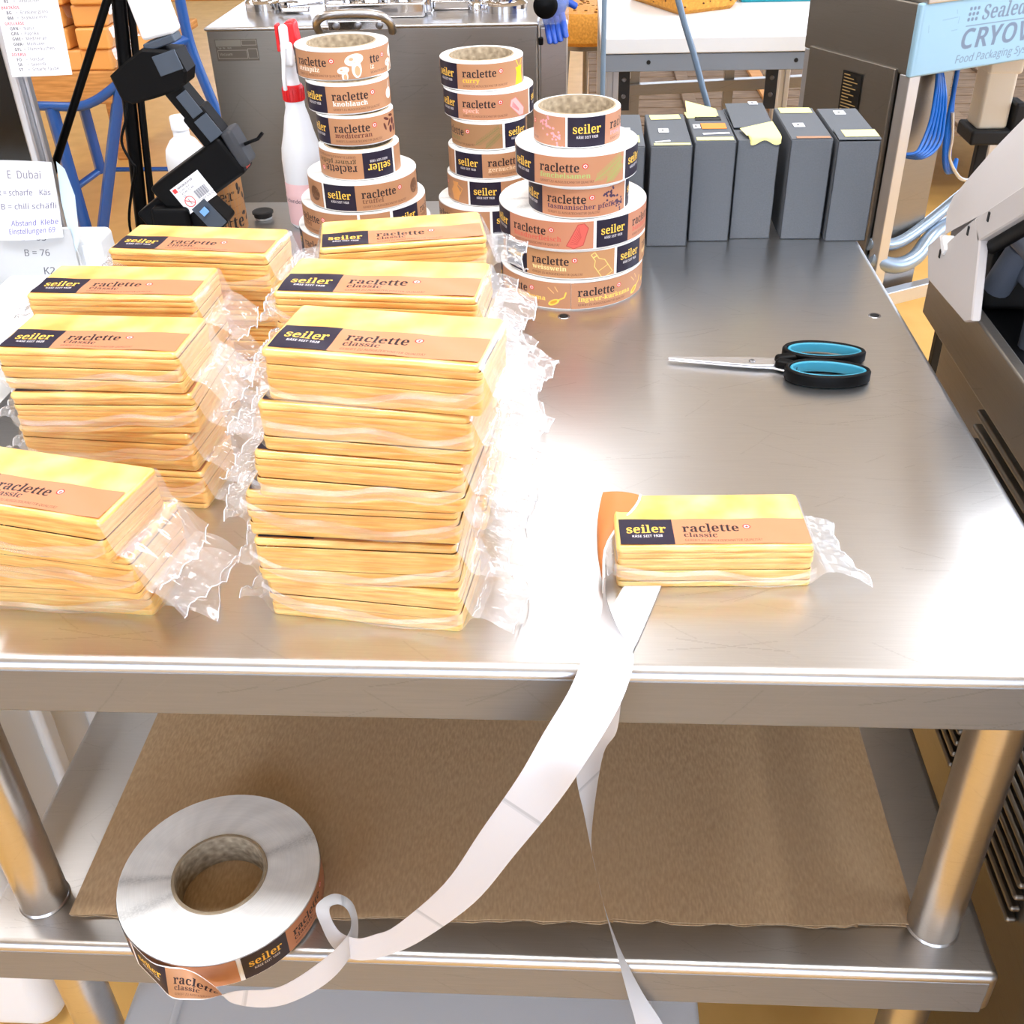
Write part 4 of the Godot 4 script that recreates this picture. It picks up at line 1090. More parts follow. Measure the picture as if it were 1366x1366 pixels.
func clamp_arm() -> void:
	var t := thing("battery_arm", "jointed black plastic battery arm with a white barcode sticker leaning behind the cheese stacks", "power adapter", arm_pt(-0.90, 0.0))
	t.position.y = T
	var m := MB.new(); link(m, arm_pt(-0.922, 0.305), arm_pt(-0.910, 0.246), 0.042, 0.030, 0.005); link(m, arm_pt(-0.928, 0.33), arm_pt(-0.917, 0.28), 0.034, 0.026, 0.005)
	obj("white_plug", m, M.white_plastic, t, true)
	m = MB.new(); link(m, arm_pt(-0.913, 0.244), arm_pt(-0.910, 0.234), 0.040, 0.028, 0.002); obj("plug_rim", m, M.grey_plastic, t, true)
	# upper block: stepped housing
	m = MB.new()
	var up := [Vector2(-0.984, 0.201), Vector2(-0.957, 0.220), Vector2(-0.950, 0.224), Vector2(-0.934, 0.234), Vector2(-0.890, 0.231), Vector2(-0.880, 0.205), Vector2(-0.884, 0.190), Vector2(-0.898, 0.181), Vector2(-0.930, 0.172), Vector2(-0.962, 0.165), Vector2(-0.975, 0.170)]
	var pl := PackedVector2Array()
	for q in up:
		var p := arm_pt(q.x, q.y); pl.push_back(Vector2(p.x, p.y))
	m.prism(pl, 0.040, Transform3D(Basis.IDENTITY, Vector3(0, 0, -0.82)), 0.003); obj("upper_housing", m, M.black, t, true)
	m = MB.new(); link(m, arm_pt(-0.912, 0.229), arm_pt(-0.905, 0.205), 0.030, 0.003, 0.0008); m.v = offset(m.v, Vector3(0.006, 0, 0.0212)); obj("grey_face", m, M.grey_plastic, t, true)
	m = MB.new(); link(m, arm_pt(-0.906, 0.183), arm_pt(-0.884, 0.150), 0.026, 0.030, 0.004, 0.006); link(m, arm_pt(-0.884, 0.150), arm_pt(-0.862, 0.116), 0.032, 0.032, 0.004, 0.006); obj("elbow", m, M.black, t, true)
	m = MB.new(); link(m, arm_pt(-0.894, 0.178), arm_pt(-0.876, 0.150), 0.016, 0.002, 0.0006); link(m, arm_pt(-0.874, 0.147), arm_pt(-0.856, 0.120), 0.020, 0.002, 0.0006); m.v = offset(m.v, Vector3(0, 0, 0.0172)); obj("elbow_cover", m, M.grey_plastic, t, true)
	m = MB.new(); link(m, arm_pt(-0.838, 0.098), arm_pt(-0.948, 0.029), 0.052, 0.044, 0.005); link(m, arm_pt(-0.935, 0.036), arm_pt(-0.985, 0.003), 0.026, 0.028, 0.004)
	obj("long_housing", m, M.black, t, true)
	m = MB.new(); link(m, arm_pt(-0.842, 0.101), arm_pt(-0.826, 0.108), 0.048, 0.038, 0.005); obj("end_cap", m, M.dark_grey, t, true)
	m = MB.new(); m.tube([arm_pt(-0.826, 0.106), arm_pt(-0.815, 0.110), arm_pt(-0.806, 0.113), arm_pt(-0.798, 0.121)], 0.0022, 8); obj("hook", m, M.black, t, true)
	m = MB.new(); link(m, arm_pt(-0.826, 0.079), arm_pt(-0.832, 0.075), 0.007, 0.02, 0.002); obj("red_button", m, mat(Color(0.85, 0.25, 0.18), 0.4), t, true)
	# sticker
	var im := Image.create(512, 400, false, Image.FORMAT_RGBA8); im.fill(Color(0.93, 0.94, 0.96))
	im.fill_rect(Rect2i(20, 24, 60, 60), Color(0.85, 0.2, 0.2))
	for k in 4: text(im, ["AKKUMULATOR", "Li-Ion 18 V", "4,0 Ah 72 Wh", "CE"][k], "sans-bold" if k == 0 else "sans", 100, 60 + k * 44, 20, Color(0.2, 0.2, 0.24))
	fill_oval(im, Vector2(130, 270), 78, 78, Color(0.82, 0.25, 0.25)); fill_oval(im, Vector2(130, 270), 66, 66, Color(0.95, 0.9, 0.9)); stroke(im, [Vector2(80, 225), Vector2(180, 315)], 12, Color(0.82, 0.25, 0.25)); stroke(im, [Vector2(130, 220), Vector2(130, 310)], 8, Color(0.3, 0.3, 0.3))
	for k in 22: im.fill_rect(Rect2i(260 + k * 9, 190, 3 + (k * 7) % 4, 120), Color(0.15, 0.15, 0.2))
	text(im, "7 613 326 021", "sans", 262, 350, 22, Color(0.2, 0.2, 0.25)); im.shrink_x2()
	var ax := (arm_pt(-0.838, 0.098) - arm_pt(-0.948, 0.029)).normalized(); var ay := Vector3.BACK.cross(ax)
	var cc := arm_pt(-0.9005, 0.0485) + Vector3(0, 0, 0.0228)
	m = MB.new(); m.quad(cc - ax * 0.024 - ay * 0.0185, cc + ax * 0.024 - ay * 0.0185, cc + ax * 0.024 + ay * 0.0185, cc - ax * 0.024 + ay * 0.0185)
	obj("sticker", m, texmat(im, 0.4), t, true)
	# foot module standing on the table
	m = MB.new(); m.rbox(V(-0.892, 0.034, -0.795), Vector3(0.050, 0.068, 0.05), 0.006, 3, Basis(Vector3.BACK, 0.0)); link(m, arm_pt(-0.918, 0.032), arm_pt(-0.878, -0.012), 0.046, 0.042, 0.005); obj("foot_housing", m, M.black, t, true)
	m = MB.new(); link(m, arm_pt(-0.902, 0.030), arm_pt(-0.876, -0.004), 0.024, 0.002, 0.0006); m.v = offset(m.v, Vector3(0.004, 0.002, 0.0222)); obj("foot_cover", m, M.grey_plastic, t, true)
	m = MB.new(); link(m, arm_pt(-0.892, 0.026), arm_pt(-0.886, 0.019), 0.010, 0.002, 0.0006); m.v = offset(m.v, Vector3(0, 0, 0.0262)); obj("blue_switch", m, mat(Color(0.45, 0.65, 0.9), 0.4), t, true)

func offset(v: PackedVector3Array, d: Vector3) -> PackedVector3Array:
	for k in v.size(): v[k] += d
	return v

# ------------------------------------------------------------------ stand, framed panel, price list, handwritten notes
func notes() -> void:
	var t := thing("tripod_stand", "black metal stand of two upright tubes and a slanting brace behind the table", "stand", V(-1.06, -T, -1.1))
	var dirs := [[Vector2(-1.030, 0.262), Vector2(-1.070, -0.068), 0.0105], [Vector2(-1.013, 0.262), Vector2(-1.045, -0.018), 0.0055]]
	for q in dirs:
		var a: Vector2 = q[0]; var b: Vector2 = q[1]; var d := (b - a) / (a.y - b.y)
		var lo := a + d * (a.y + T); var hi := a - d * 0.5
		var m := MB.new(); m.tube([V(lo.x, lo.y, -1.1), V(hi.x, hi.y, -1.1)], q[2], 14); obj("upright_tube", m, M.black, t, true)
	var m := MB.new(); m.tube([V(-1.020, 0.30, -1.09), V(-1.16, 0.048, -1.05), V(-1.45, -0.47, -1.04), V(-1.66, -T + 0.006, -1.04)], 0.0060, 12); obj("brace_tube", m, M.black, t, true)
	m = MB.new(); m.rbox(V(-1.13, -T + 0.01, -1.1), Vector3(0.16, 0.02, 0.05), 0.008); m.rbox(V(-1.13, -T + 0.01, -1.16), Vector3(0.05, 0.02, 0.2), 0.008); obj("foot_cross", m, M.black, t, true)
	m = MB.new(); m.tube(smooth([V(-1.042, 0.150, -1.085), V(-1.046, 0.110, -1.08), V(-1.062, 0.070, -1.075), V(-1.052, 0.040, -1.07), V(-1.048, 0.030, -1.07), V(-1.062, -0.005, -1.07), V(-1.078, -0.06, -1.07), V(-1.075, -0.13, -1.07)], 6), 0.0022, 8)
	var c := thing("power_cable", "thin black cable hanging in a curve beside the black stand", "cable", V(-1.06, 0, -1.07)); obj("cable", m, M.black, c, true)
	# dark panel with aluminium edge, list hung on it
	t = thing("framed_panel", "dark glossy panel with a bright aluminium edge standing left of the table", "panel", V(-1.24, -T, -1.0))
	m = MB.new(); m.rbox(V(-1.36, -0.08, -0.962), Vector3(0.44, 1.56, 0.02), 0.003); obj("dark_panel", m, mat(Color(0.012, 0.012, 0.014), 0.12), t, true)
	m = MB.new(); m.rbox(V(-1.136, -0.08, -0.955), Vector3(0.013, 1.56, 0.030), 0.004, 3); m.rbox(V(-1.1275, -0.08, -0.964), Vector3(0.006, 1.56, 0.016), 0.003); obj("aluminium_edge", m, M.alu, t, true)
	m = MB.new(); m.rbox(V(-1.36, -T + 0.02, -0.94), Vector3(0.5, 0.04, 0.14), 0.006); obj("base_bar", m, M.alu, t, true)
	var im := Image.create(880, 1240, false, Image.FORMAT_RGBA8); im.fill(Color(0.95, 0.955, 0.97))
	var rows := [["BRATKÄSE", ""], ["BG", "Bratkäse gross"], ["BM", "Bratkäse mini"], ["GRILLKÄSE", ""], ["GRN", "Natur"], ["GPA", "Paprika"], ["GME", "Mediterran"], ["GMA", "Malbuner"], ["GFL", "Flammkuchen"], ["DIVERSE", ""], ["FO", "Fondue"], ["SA", "Sereroll"], ["ST", "Scharfe Taube"]]
	for k in rows.size():
		var y := 1165 - 69 * (12 - k)
		if rows[k][1] == "": text(im, rows[k][0], "sans-bold", 70, y, 30, Color(0.84, 0.25, 0.3))
		else:
			text(im, rows[k][0], "sans-bold", 130, y, 32, Color(0.2, 0.2, 0.25)); text(im, "=", "sans", 265, y, 28, Color(0.2, 0.2, 0.25)); text(im, rows[k][1], "sans", 330, y, 32, Color(0.24, 0.24, 0.3))
	text(im, "RE", "sans-bold", 130, 258, 32, Color(0.2, 0.2, 0.25)); text(im, "=   Reblochon", "sans", 265, 258, 32, Color(0.24, 0.24, 0.3)); im.shrink_x2()
	t = thing("price_list", "printed white list with red headings hung in front of the dark panel", "paper list", V(-1.12, 0.25, -0.94))
	# hung slightly turned: corners as seen
	m = MB.new(); m.quad(V(-1.1775, 0.194, -0.93), V(-1.0490, 0.196, -0.93), V(-1.0400, 0.310, -0.93) , V(-1.1560, 0.306, -0.93))
	m.v.clear(); m.n.clear(); m.u.clear(); m.ix.clear()
	var grid_rows := []
	for i in 9:
		var row := []
		for k in 7:
			var f := k / 6.0; var g := i / 8.0
			var p := Vector2(-1.1330, 0.1945).lerp(Vector2(-1.0490, 0.1965), f) + Vector2(0.0075, 0.115) * g
			row.push_back(V(p.x, p.y, -0.9350 + 0.002 * sin(f * 3.0) + 0.003 * g))
		grid_rows.push_back(row)
	m.grid(grid_rows); obj("printed_sheet", m, texmat(im, 0.5), t, true)
	# white printer box at the table's left edge with two handwritten sheets
	t = thing("white_device", "white ribbed plastic device standing at the table's left end behind the notes", "device", V(-1.03, 0, -0.62))
	m = MB.new(); m.rbox(V(-1.03, 0.006, -0.74), Vector3(0.125, 0.086, 0.05), 0.008, 3); m.rbox(V(-1.0, -0.41, -0.74), Vector3(0.03, 0.82, 0.03), 0.006); m.rbox(V(-1.0, -T + 0.008, -0.86), Vector3(0.06, 0.016, 0.30), 0.006)
	m.rbox(V(-1.035, -0.02, -0.66), Vector3(0.12, 0.05, 0.16), 0.010, 3)
	obj("housing", m, M.white_plastic, t, true)
	for k in 11:
		m = MB.new(); m.rbox(V(-1.083 + k * 0.0106, 0.006, -0.714), Vector3(0.005, 0.07, 0.004), 0.0015); obj("rib", m, M.white_plastic, t, true)
	var pen := Color(0.36, 0.36, 0.47)
	im = Image.create(800, 860, false, Image.FORMAT_RGBA8); im.fill(Color(0.85, 0.855, 0.88))
	text(im, "E  Dubai", "sans", 300, 190, 62, Color(0.45, 0.45, 0.52), 360, 0.1); text(im, "R = scharfe   Käs", "sans", 130, 370, 44, pen, 600, 0.15); text(im, "B = chili schäfli", "sans", 130, 520, 44, pen, 640, 0.15)
	text(im, "Abstand  Klebe", "sans", 200, 700, 42, Color(0.32, 0.30, 0.62), 560, 0.2); text(im, "Einstellungen 69", "sans", 150, 790, 42, Color(0.32, 0.30, 0.62), 560, 0.2); im.shrink_x2()
	sheet("handwritten_note", "white sheet with blue and grey handwriting propped at the table's left end", im, Vector2(-1.085, 0.053), Vector2(-1.003, 0.057), Vector2(-1.082, 0.152), Vector2(-0.991, 0.150), -0.700, 0.004)
	im = Image.create(800, 620, false, Image.FORMAT_RGBA8); im.fill(Color(0.76, 0.765, 0.77))
	text(im, "L = 85", "sans", 330, 110, 44, Color(0.3, 0.3, 0.34), 230, 0.1); text(im, "B = 76", "sans", 330, 250, 44, Color(0.3, 0.3, 0.34), 230, 0.1); text(im, "K2", "sans", 470, 420, 48, Color(0.3, 0.3, 0.34), 100, 0.1); stroke(im, [Vector2(100, 555), Vector2(560, 540)], 3, Color(0.5, 0.5, 0.5)); im.shrink_x2()
	sheet("lower_note", "second sheet with short pencil notes hanging below the handwritten white note", im, Vector2(-1.110, -0.024), Vector2(-0.998, -0.020), Vector2(-1.105, 0.066), Vector2(-0.993, 0.066), -0.706, 0.002)
	t = thing("clear_sheet", "pale bluish clear plastic strip beside the handwritten note", "plastic sheet", V(-0.985, 0.09, -0.705))
	m = MB.new(); m.grid([[V(-0.998, 0.030, -0.705), V(-0.985, 0.052, -0.703)], [V(-0.996, 0.100, -0.704), V(-0.976, 0.108, -0.702)], [V(-0.990, 0.148, -0.706), V(-0.980, 0.140, -0.702)]]); obj("strip", m, mat(Color(0.80, 0.88, 0.93), 0.3), t, true)

func sheet(called: String, label: String, im: Image, bl: Vector2, br: Vector2, tl: Vector2, tr: Vector2, z: float, bow: float) -> void:
	var t := thing(called, label, "note", V((bl.x + br.x) / 2, bl.y, z))
	var rows := []
	for i in 9:
		var row := []
		for k in 9:
			var f := k / 8.0; var g := i / 8.0
			var p := bl.lerp(br, f).lerp(tl.lerp(tr, f), g)
			row.push_back(V(p.x, p.y + 0.002 * sin(f * PI) * g, z + bow * sin(f * PI) + 0.004 * g * g * f))
		rows.push_back(row)
	var m := MB.new(); m.grid(rows); obj("sheet", m, texmat(im, 0.6), t, true)

# ------------------------------------------------------------------ blue cart with cheese, far behind
func cart() -> void:
	var z := -3.0
	var t := thing("blue_cart", "blue tubular steel cart with a wooden deck behind the black stand", "cart", V(-1.95, -T, z - 0.3))
	var rail := [V(-2.60, -0.34, z), V(-2.166, -0.337, z), V(-2.011, -0.341, z), V(-1.944, -0.326, z), V(-1.887, -0.296, z), V(-1.837, -0.264, z), V(-1.760, -0.205, z), V(-1.69, -0.160, z), V(-1.64, -0.135, z)]
	var m := MB.new(); m.tube(smooth(rail, 6), 0.0155, 14); obj("front_rail", m, M.blue, t, true)
	m = MB.new(); m.tube(smooth([V(-1.580, 0.45, z), V(-1.594, 0.05, z), V(-1.597, -0.05, z), V(-1.590, -0.164, z), V(-1.560, -0.300, z), V(-1.50, -0.52, z), V(-1.42, -T + 0.03, z)], 6), 0.0165, 14); obj("push_handle", m, M.blue, t, true)
	m = MB.new(); m.tube([V(-1.59, -0.142, z), V(-1.64, -0.152, z + 0.03), V(-1.66, -0.15, z + 0.06)], 0.016, 10); obj("side_stub", m, M.blue, t, true)
	for q in [[-2.092, -0.345, -2.078, 0.024], [-1.845, -0.275, -2.055, 0.020]]:
		m = MB.new(); m.tube([V(q[0], q[1], z), V(q[2], -T + 0.015, z)], q[3], 4); obj("front_leg", m, M.blue, t, true)
	m = MB.new(); m.tube([V(-2.029, -0.345, z - 0.1), V(-2.045, -0.60, z - 0.15)], 0.020, 4); obj("rear_leg", m, M.blue, t, true)
	m = MB.new(); m.tube([V(-2.045, -0.592, z - 0.15), V(-1.60, -0.592, z - 0.15)], 0.008, 8); m.tube([V(-2.045, -0.592, z - 0.15), V(-2.10, -0.62, z)], 0.012, 8); obj("cross_bar", m, M.blue, t, true)
	for k in 6:
		m = MB.new(); m.rbox(V(-2.25, -0.285, z - 0.07 - 0.155 * k), Vector3(0.78, 0.10 if k == 0 else 0.03, 0.148), 0.006); 
		if k > 0: m.v = offset(m.v, Vector3(0, 0.034, 0))
		obj("deck_plank", m, M.wood, t, true)
	# packs of cheese in film lying on the deck
	var rng := RandomNumberGenerator.new(); rng.seed = 6
	var cm := mat(Color(0.93, 0.66, 0.34), 0.4); cm.clearcoat_enabled = true; cm.clearcoat = 0.4
	var cols := [[-2.24, 3], [-2.02, 5], [-1.90, 4]]
	for row in 2:
		for c in cols:
			for k in c[1]:
				var p := thing("block_cheese", "film-wrapped cheese block, %s layer of the %s" % [["lowest", "second", "third", "fourth", "highest"][k], ["broad front cart pile", "tall front cart pile", "front cart pile by the black tubes", "broad rear cart pile", "tall rear cart pile", "rear cart pile by the black tubes"][cols.find(c) + 3 * row]], "cheese block", V(c[0] + rng.randf_range(-0.008, 0.008), -0.2348 + 0.065 * k, z - 0.10 - 0.22 * row + rng.randf_range(-0.01, 0.01)), rng.randf_range(-0.12, 0.12), "cheese heap on the blue cart")
				m = MB.new(); m.rbox(Vector3(0, 0.032, 0), Vector3(0.105 if c[0] > -2.2 else 0.17, 0.063, 0.19), 0.008, 3); obj("cheese", m, cm, p)
				if row == 0: film_end(p, 1.0 if rng.randf() > 0.4 else -1.0, Vector3(0.105 if c[0] > -2.2 else 0.17, 0.063, 0.16), [0.045, 0.03, -0.02, 0.1], rng)
	# wooden shelf far left behind
	t = thing("wooden_shelf", "pale wooden shelf board standing in the back beside the steel machine", "shelf", V(-1.85, -T, -4.3))
	m = MB.new(); m.rbox(V(-1.98, -0.185, -4.32), Vector3(0.9, 0.06, 0.3), 0.006); obj("upper_board", m, M.wood, t, true)
	for s in [-1, 1]:
		m = MB.new(); m.rbox(V(-1.98 + 0.42 * s, -0.54, -4.32), Vector3(0.05, 0.64, 0.26), 0.006); obj("side_board", m, M.wood, t, true)

# ------------------------------------------------------------------ steel machine behind the table
func steel_machine() -> void:
	var t := thing("steel_machine", "brushed steel vacuum machine with a bent tube handle behind the label roll towers", "machine", V(-0.72, -T, -1.75))
	var top := 0.175
	var m := MB.new(); m.rbox(V(-0.7155, (top - T) / 2 + 0.03, -1.80), Vector3(0.555, top + T - 0.06, 0.90), 0.004, 3); obj("housing", m, M.steel_dark, t, true)
	m = MB.new(); m.rbox(V(-0.7155, top + 0.001, -1.80), Vector3(0.560, 0.006, 0.905), 0.003, 3); obj("cover_plate", m, M.steel_plain, t, true)
	for q in [[-0.95, -1.42], [-0.48, -1.42], [-0.95, -2.2], [-0.48, -2.2]]:
		m = MB.new(); m.lathe([Vector2(0, 0), Vector2(0.03, 0), Vector2(0.03, 0.02), Vector2(0.015, 0.03), Vector2(0.015, 0.065)], V(q[0], -T, q[1]), 20); obj("foot", m, M.steel_plain, t, true)
	# rating plate engraved on the front
	var im := Image.create(400, 200, false, Image.FORMAT_RGBA8); im.fill(Color(0.42, 0.39, 0.35))
	im.fill_rect(Rect2i(6, 6, 240, 60), Color(0.55, 0.53, 0.49))
	for q in [[252, 8, 140, 50], [14, 100, 280, 80], [300, 88, 92, 92]]:
		im.fill_rect(Rect2i(q[0], q[1], q[2], q[3]), Color(0.68, 0.65, 0.6)); im.fill_rect(Rect2i(q[0] + 4, q[1] + 4, q[2] - 8, q[3] - 8), Color(0.42, 0.39, 0.35))
	text(im, "Typ  Nr.  Volt", "sans", 20, 88, 12, Color(0.72, 0.7, 0.66)); text(im, "Vacuum", "sans", 30, 150, 18, Color(0.68, 0.66, 0.6)); im.shrink_x2()
	m = MB.new(); m.rbox(V(-0.9445, 0.1435, -1.3495), Vector3(0.072, 0.034, 0.0012), 0.0004, 1); var pm := texmat(im, 0.4); pm.metallic = 0.7; obj("rating_plate", m, pm, t, true)
	# handle: bent tube on a plate
	m = MB.new(); m.tube(smooth([V(-0.797, top - 0.004, -1.335), V(-0.797, top + 0.012, -1.318), V(-0.785, top + 0.024, -1.308), V(-0.760, top + 0.029, -1.304), V(-0.712, top + 0.029, -1.304), V(-0.688, top + 0.024, -1.308), V(-0.676, top + 0.012, -1.318), V(-0.676, top - 0.004, -1.335)], 6), 0.0068, 14); obj("handle", m, M.steel_plain, t, true)
	m = MB.new(); m.rbox(V(-0.734, top + 0.004, -1.346), Vector3(0.100, 0.014, 0.004), 0.001); var hp := obj("handle_plate", m, M.chrome, t, true)
	for k in 3:
		m = MB.new(); m.lathe([Vector2(0.0062, 0), Vector2(0.0062, 0.002), Vector2(0.004, 0.0036), Vector2(0, 0.0036)], V(-0.770 + 0.036 * k, top + 0.004, -1.344), 16, Basis(Vector3.RIGHT, PI / 2)); obj("screw", m, M.screw, hp)
	# columns and tube fittings on the cover
	for q in [[-0.932, -1.52, 0.024, 0.20], [-0.790, -1.47, 0.012, 0.22], [-0.755, -1.47, 0.014, 0.24], [-0.700, -1.47, 0.020, 0.24], [-0.655, -1.47, 0.013, 0.22], [-0.545, -1.45, 0.011, 0.2], [-0.498, -1.46, 0.027, 0.20]]:
		m = MB.new(); m.lathe([Vector2(0, 0), Vector2(q[2] * 1.45, 0), Vector2(q[2] * 1.45, 0.012), Vector2(q[2] * 1.3, 0.016), Vector2(q[2], 0.018), Vector2(q[2], 0.034), Vector2(q[2] * 0.9, 0.036), Vector2(q[2] * 0.9, q[3]), Vector2(0, q[3])], V(q[0], top + 0.004, q[1]), 32); obj("chrome_column", m, M.chrome, t, true)
	m = MB.new()
	m.rbox(V(-0.715, top + 0.016, -1.42), Vector3(0.17, 0.024, 0.03), 0.004); m.rbox(V(-0.79, top + 0.045, -1.45), Vector3(0.035, 0.08, 0.02), 0.003); m.rbox(V(-0.64, top + 0.045, -1.45), Vector3(0.035, 0.08, 0.02), 0.003); m.rbox(V(-0.575, top + 0.012, -1.50), Vector3(0.10, 0.016, 0.06), 0.004)
	m.rbox(V(-0.715, top + 0.055, -1.49), Vector3(0.19, 0.012, 0.02), 0.003); m.rbox(V(-0.715, top + 0.085, -1.49), Vector3(0.19, 0.012, 0.02), 0.003)
	obj("chrome_bracket", m, M.chrome, t, true)
	for x in [-0.812, -0.618]:
		m = MB.new(); m.lathe([Vector2(0, 0), Vector2(0.013, 0), Vector2(0.015, 0.003), Vector2(0.015, 0.014), Vector2(0.011, 0.018), Vector2(0, 0.018)], V(x, top + 0.046, -1.44), 24, Basis(Vector3.RIGHT, PI / 2)); obj("round_knob", m, M.chrome, t, true)
	m = MB.new(); m.lathe([Vector2(0, 0), Vector2(0.018, 0), Vector2(0.022, 0.010), Vector2(0.020, 0.016), Vector2(0, 0.017)], V(-0.880, top + 0.004, -1.50), 24); m.rbox(V(-0.850, top + 0.016, -1.49), Vector3(0.06, 0.006, 0.012), 0.002, 2, Basis(Vector3.UP, 0.3)); m.rbox(V(-0.865, top + 0.010, -1.47), Vector3(0.05, 0.008, 0.016), 0.003); obj("lever_clamp", m, M.chrome, t, true)
	m = MB.new(); m.lathe([Vector2(0, 0), Vector2(0.010, 0), Vector2(0.012, 0.010), Vector2(0.020, 0.016), Vector2(0.018, 0.022), Vector2(0, 0.023)], V(-0.565, top + 0.018, -1.48), 24); obj("grey_dial", m, M.alu, t, true)
	# side column at the right with polished upper panel and black knob
	m = MB.new(); m.rbox(V(-0.4115, (0.170 - T) / 2, -1.39), Vector3(0.046, 0.170 + T, 0.06), 0.003); obj("side_column", m, M.steel_plain, t, true)
	m = MB.new(); m.rbox(V(-0.4115, 0.236, -1.358), Vector3(0.050, 0.126, 0.003), 0.001); obj("clear_guard", m, M.guard, t, true)
	m = MB.new(); m.lathe([Vector2(0, 0), Vector2(0.008, 0), Vector2(0.008, 0.012), Vector2(0.018, 0.018), Vector2(0.020, 0.026), Vector2(0.015, 0.031), Vector2(0, 0.032)], V(-0.424, 0.205, -1.364), 24, Basis(Vector3.RIGHT, PI / 2)); obj("black_knob", m, M.black, t, true)
	m = MB.new(); m.rbox(V(-0.4325, 0.148, -1.357), Vector3(0.008, 0.012, 0.006), 0.002); obj("black_stop", m, M.black, t, true)

func glove_finger(m: MB, pts: Array, r: float) -> void:
	var p := smooth(pts, 5); var rr := []
	for k in p.size(): rr.push_back(r * lerpf(1.0, 0.78, float(k) / (p.size() - 1)) * (0.5 if k == p.size() - 1 else 1.0))
	m.tube(p, rr, 10)

# ------------------------------------------------------------------ white table, cheese and slatted platform behind
func white_table() -> void:
	var t := thing("white_table", "white-topped work table on a grey aluminium frame behind the grey boxes", "table", V(-0.02, -T, -2.5))
	var m := MB.new(); m.rbox(V(-0.0225, -0.0175, -2.50), Vector3(0.590, 0.035, 0.70), 0.003); obj("white_top", m, M.white_plastic, t, true)
	m = MB.new(); m.rbox(V(-0.030, -0.056, -2.17), Vector3(0.570, 0.040, 0.03), 0.002); m.rbox(V(-0.030, -0.056, -2.82), Vector3(0.570, 0.040, 0.03), 0.002)
	for s in [-1, 1]: m.rbox(V(-0.030 + s * 0.27, -0.056, -2.5), Vector3(0.03, 0.04, 0.64), 0.002)
	obj("grey_rail", m, mat(Color(0.50, 0.53, 0.57), 0.5), t, true)
	for x in [-0.204, 0.141]:
		m = MB.new(); m.lathe([Vector2(0, 0), Vector2(0.005, 0), Vector2(0.004, 0.002), Vector2(0, 0.002)], V(x, -0.055, -2.155), 12, Basis(Vector3.RIGHT, PI / 2)); obj("screw", m, M.black_rough, t, true)
	for q in [[-0.294, -2.19], [0.226, -2.19], [-0.294, -2.80], [0.226, -2.80]]:
		m = MB.new()
		for s in [-1, 1]:
			m.rbox(V(q[0] + s * 0.014, -0.468, q[1]), Vector3(0.014, 0.784, 0.044), 0.002)
		m.rbox(V(q[0], -0.468, q[1]), Vector3(0.020, 0.784, 0.030), 0.001); obj("leg", m, M.alu, t, true)
	for x in [-0.255, 0.113]:
		m = MB.new(); m.rbox(V(x, -0.150, -2.30), Vector3(0.030, 0.10, 0.008), 0.001); var b := obj("bracket", m, M.dark_grey, t, true)
		for y in [-0.125, -0.165]:
			m = MB.new(); m.lathe([Vector2(0, 0), Vector2(0.006, 0), Vector2(0.004, 0.003), Vector2(0, 0.003)], V(x, y, -2.295), 14, Basis(Vector3.RIGHT, PI / 2)); obj("bolt", m, M.screw, b)
		m = MB.new(); m.rbox(V(x, -0.09, -2.32), Vector3(0.034, 0.07, 0.03), 0.002); obj("support_post", m, M.alu, t, true)
	# cheese half on the table, with holes in its crust
	var c := thing("cheese_half", "ochre cheese piece with a pitted rind on the white table", "cheese", V(-0.095, 0.0, -2.56))
	m = MB.new()
	var pl := PackedVector2Array([Vector2(-0.118, -2.415), Vector2(0.030, -2.500), Vector2(0.055, -2.60), Vector2(0.02, -2.78), Vector2(-0.20, -2.80), Vector2(-0.235, -2.67)])
	for k in pl.size(): pl[k] = Vector2(pl[k].x, -pl[k].y)
	m.prism(pl, 0.11, Transform3D(Basis(Vector3.RIGHT, Vector3.FORWARD, Vector3.UP), V(0, 0.0, 0)), 0.010)
	obj("cheese", m, M.rind, c, true)
	m = MB.new(); var rng := RandomNumberGenerator.new(); rng.seed = 12
	for k in 46:
		var f := rng.randf(); var left := rng.randf() < 0.6
		var p := V(lerpf(-0.118, -0.228, f), rng.randf_range(0.014, 0.10), lerpf(-2.415, -2.66, f)) if left else V(lerpf(-0.118, 0.028, f), rng.randf_range(0.014, 0.10), lerpf(-2.415, -2.498, f))
		var s := rng.randf_range(0.0016, 0.0036)
		m.rbox(p, Vector3(s * 2, s * 1.4, s * 2), s * 0.7, 2)
	obj("rind_hole", m, mat(Color(0.32, 0.18, 0.06), 0.8), c, true)
	t = thing("turquoise_tray", "turquoise plastic tray lying on the white table", "tray", V(0.16, 0, -2.70))
	m = MB.new(); m.rbox(V(0.155, 0.010, -2.70), Vector3(0.19, 0.02, 0.22), 0.004); m.rbox(V(0.155, 0.024, -2.60), Vector3(0.19, 0.012, 0.012), 0.003); m.rbox(V(0.155, 0.024, -2.80), Vector3(0.19, 0.012, 0.012), 0.003); obj("tray_body", m, mat(Color(0.0, 0.55, 0.62), 0.35), t, true)
	# hoses / rods between
	t = thing("grey_hose", "slanting blue-grey hose running down in front of the white table", "hose", V(-0.2, 0.16, -1.15))
	m = MB.new(); m.tube(smooth([V(-0.270, 0.46, -1.16), V(-0.240, 0.29, -1.155), V(-0.222, 0.225, -1.15), V(-0.200, 0.167, -1.15), V(-0.184, 0.121, -1.15), V(-0.170, 0.075, -1.15), V(-0.162, -0.02, -1.15), V(-0.16, -0.2, -1.15), V(-0.16, -T, -1.15)], 5), 0.0046, 12); obj("hose", m, mat(Color(0.36, 0.43, 0.50), 0.4), t, true)
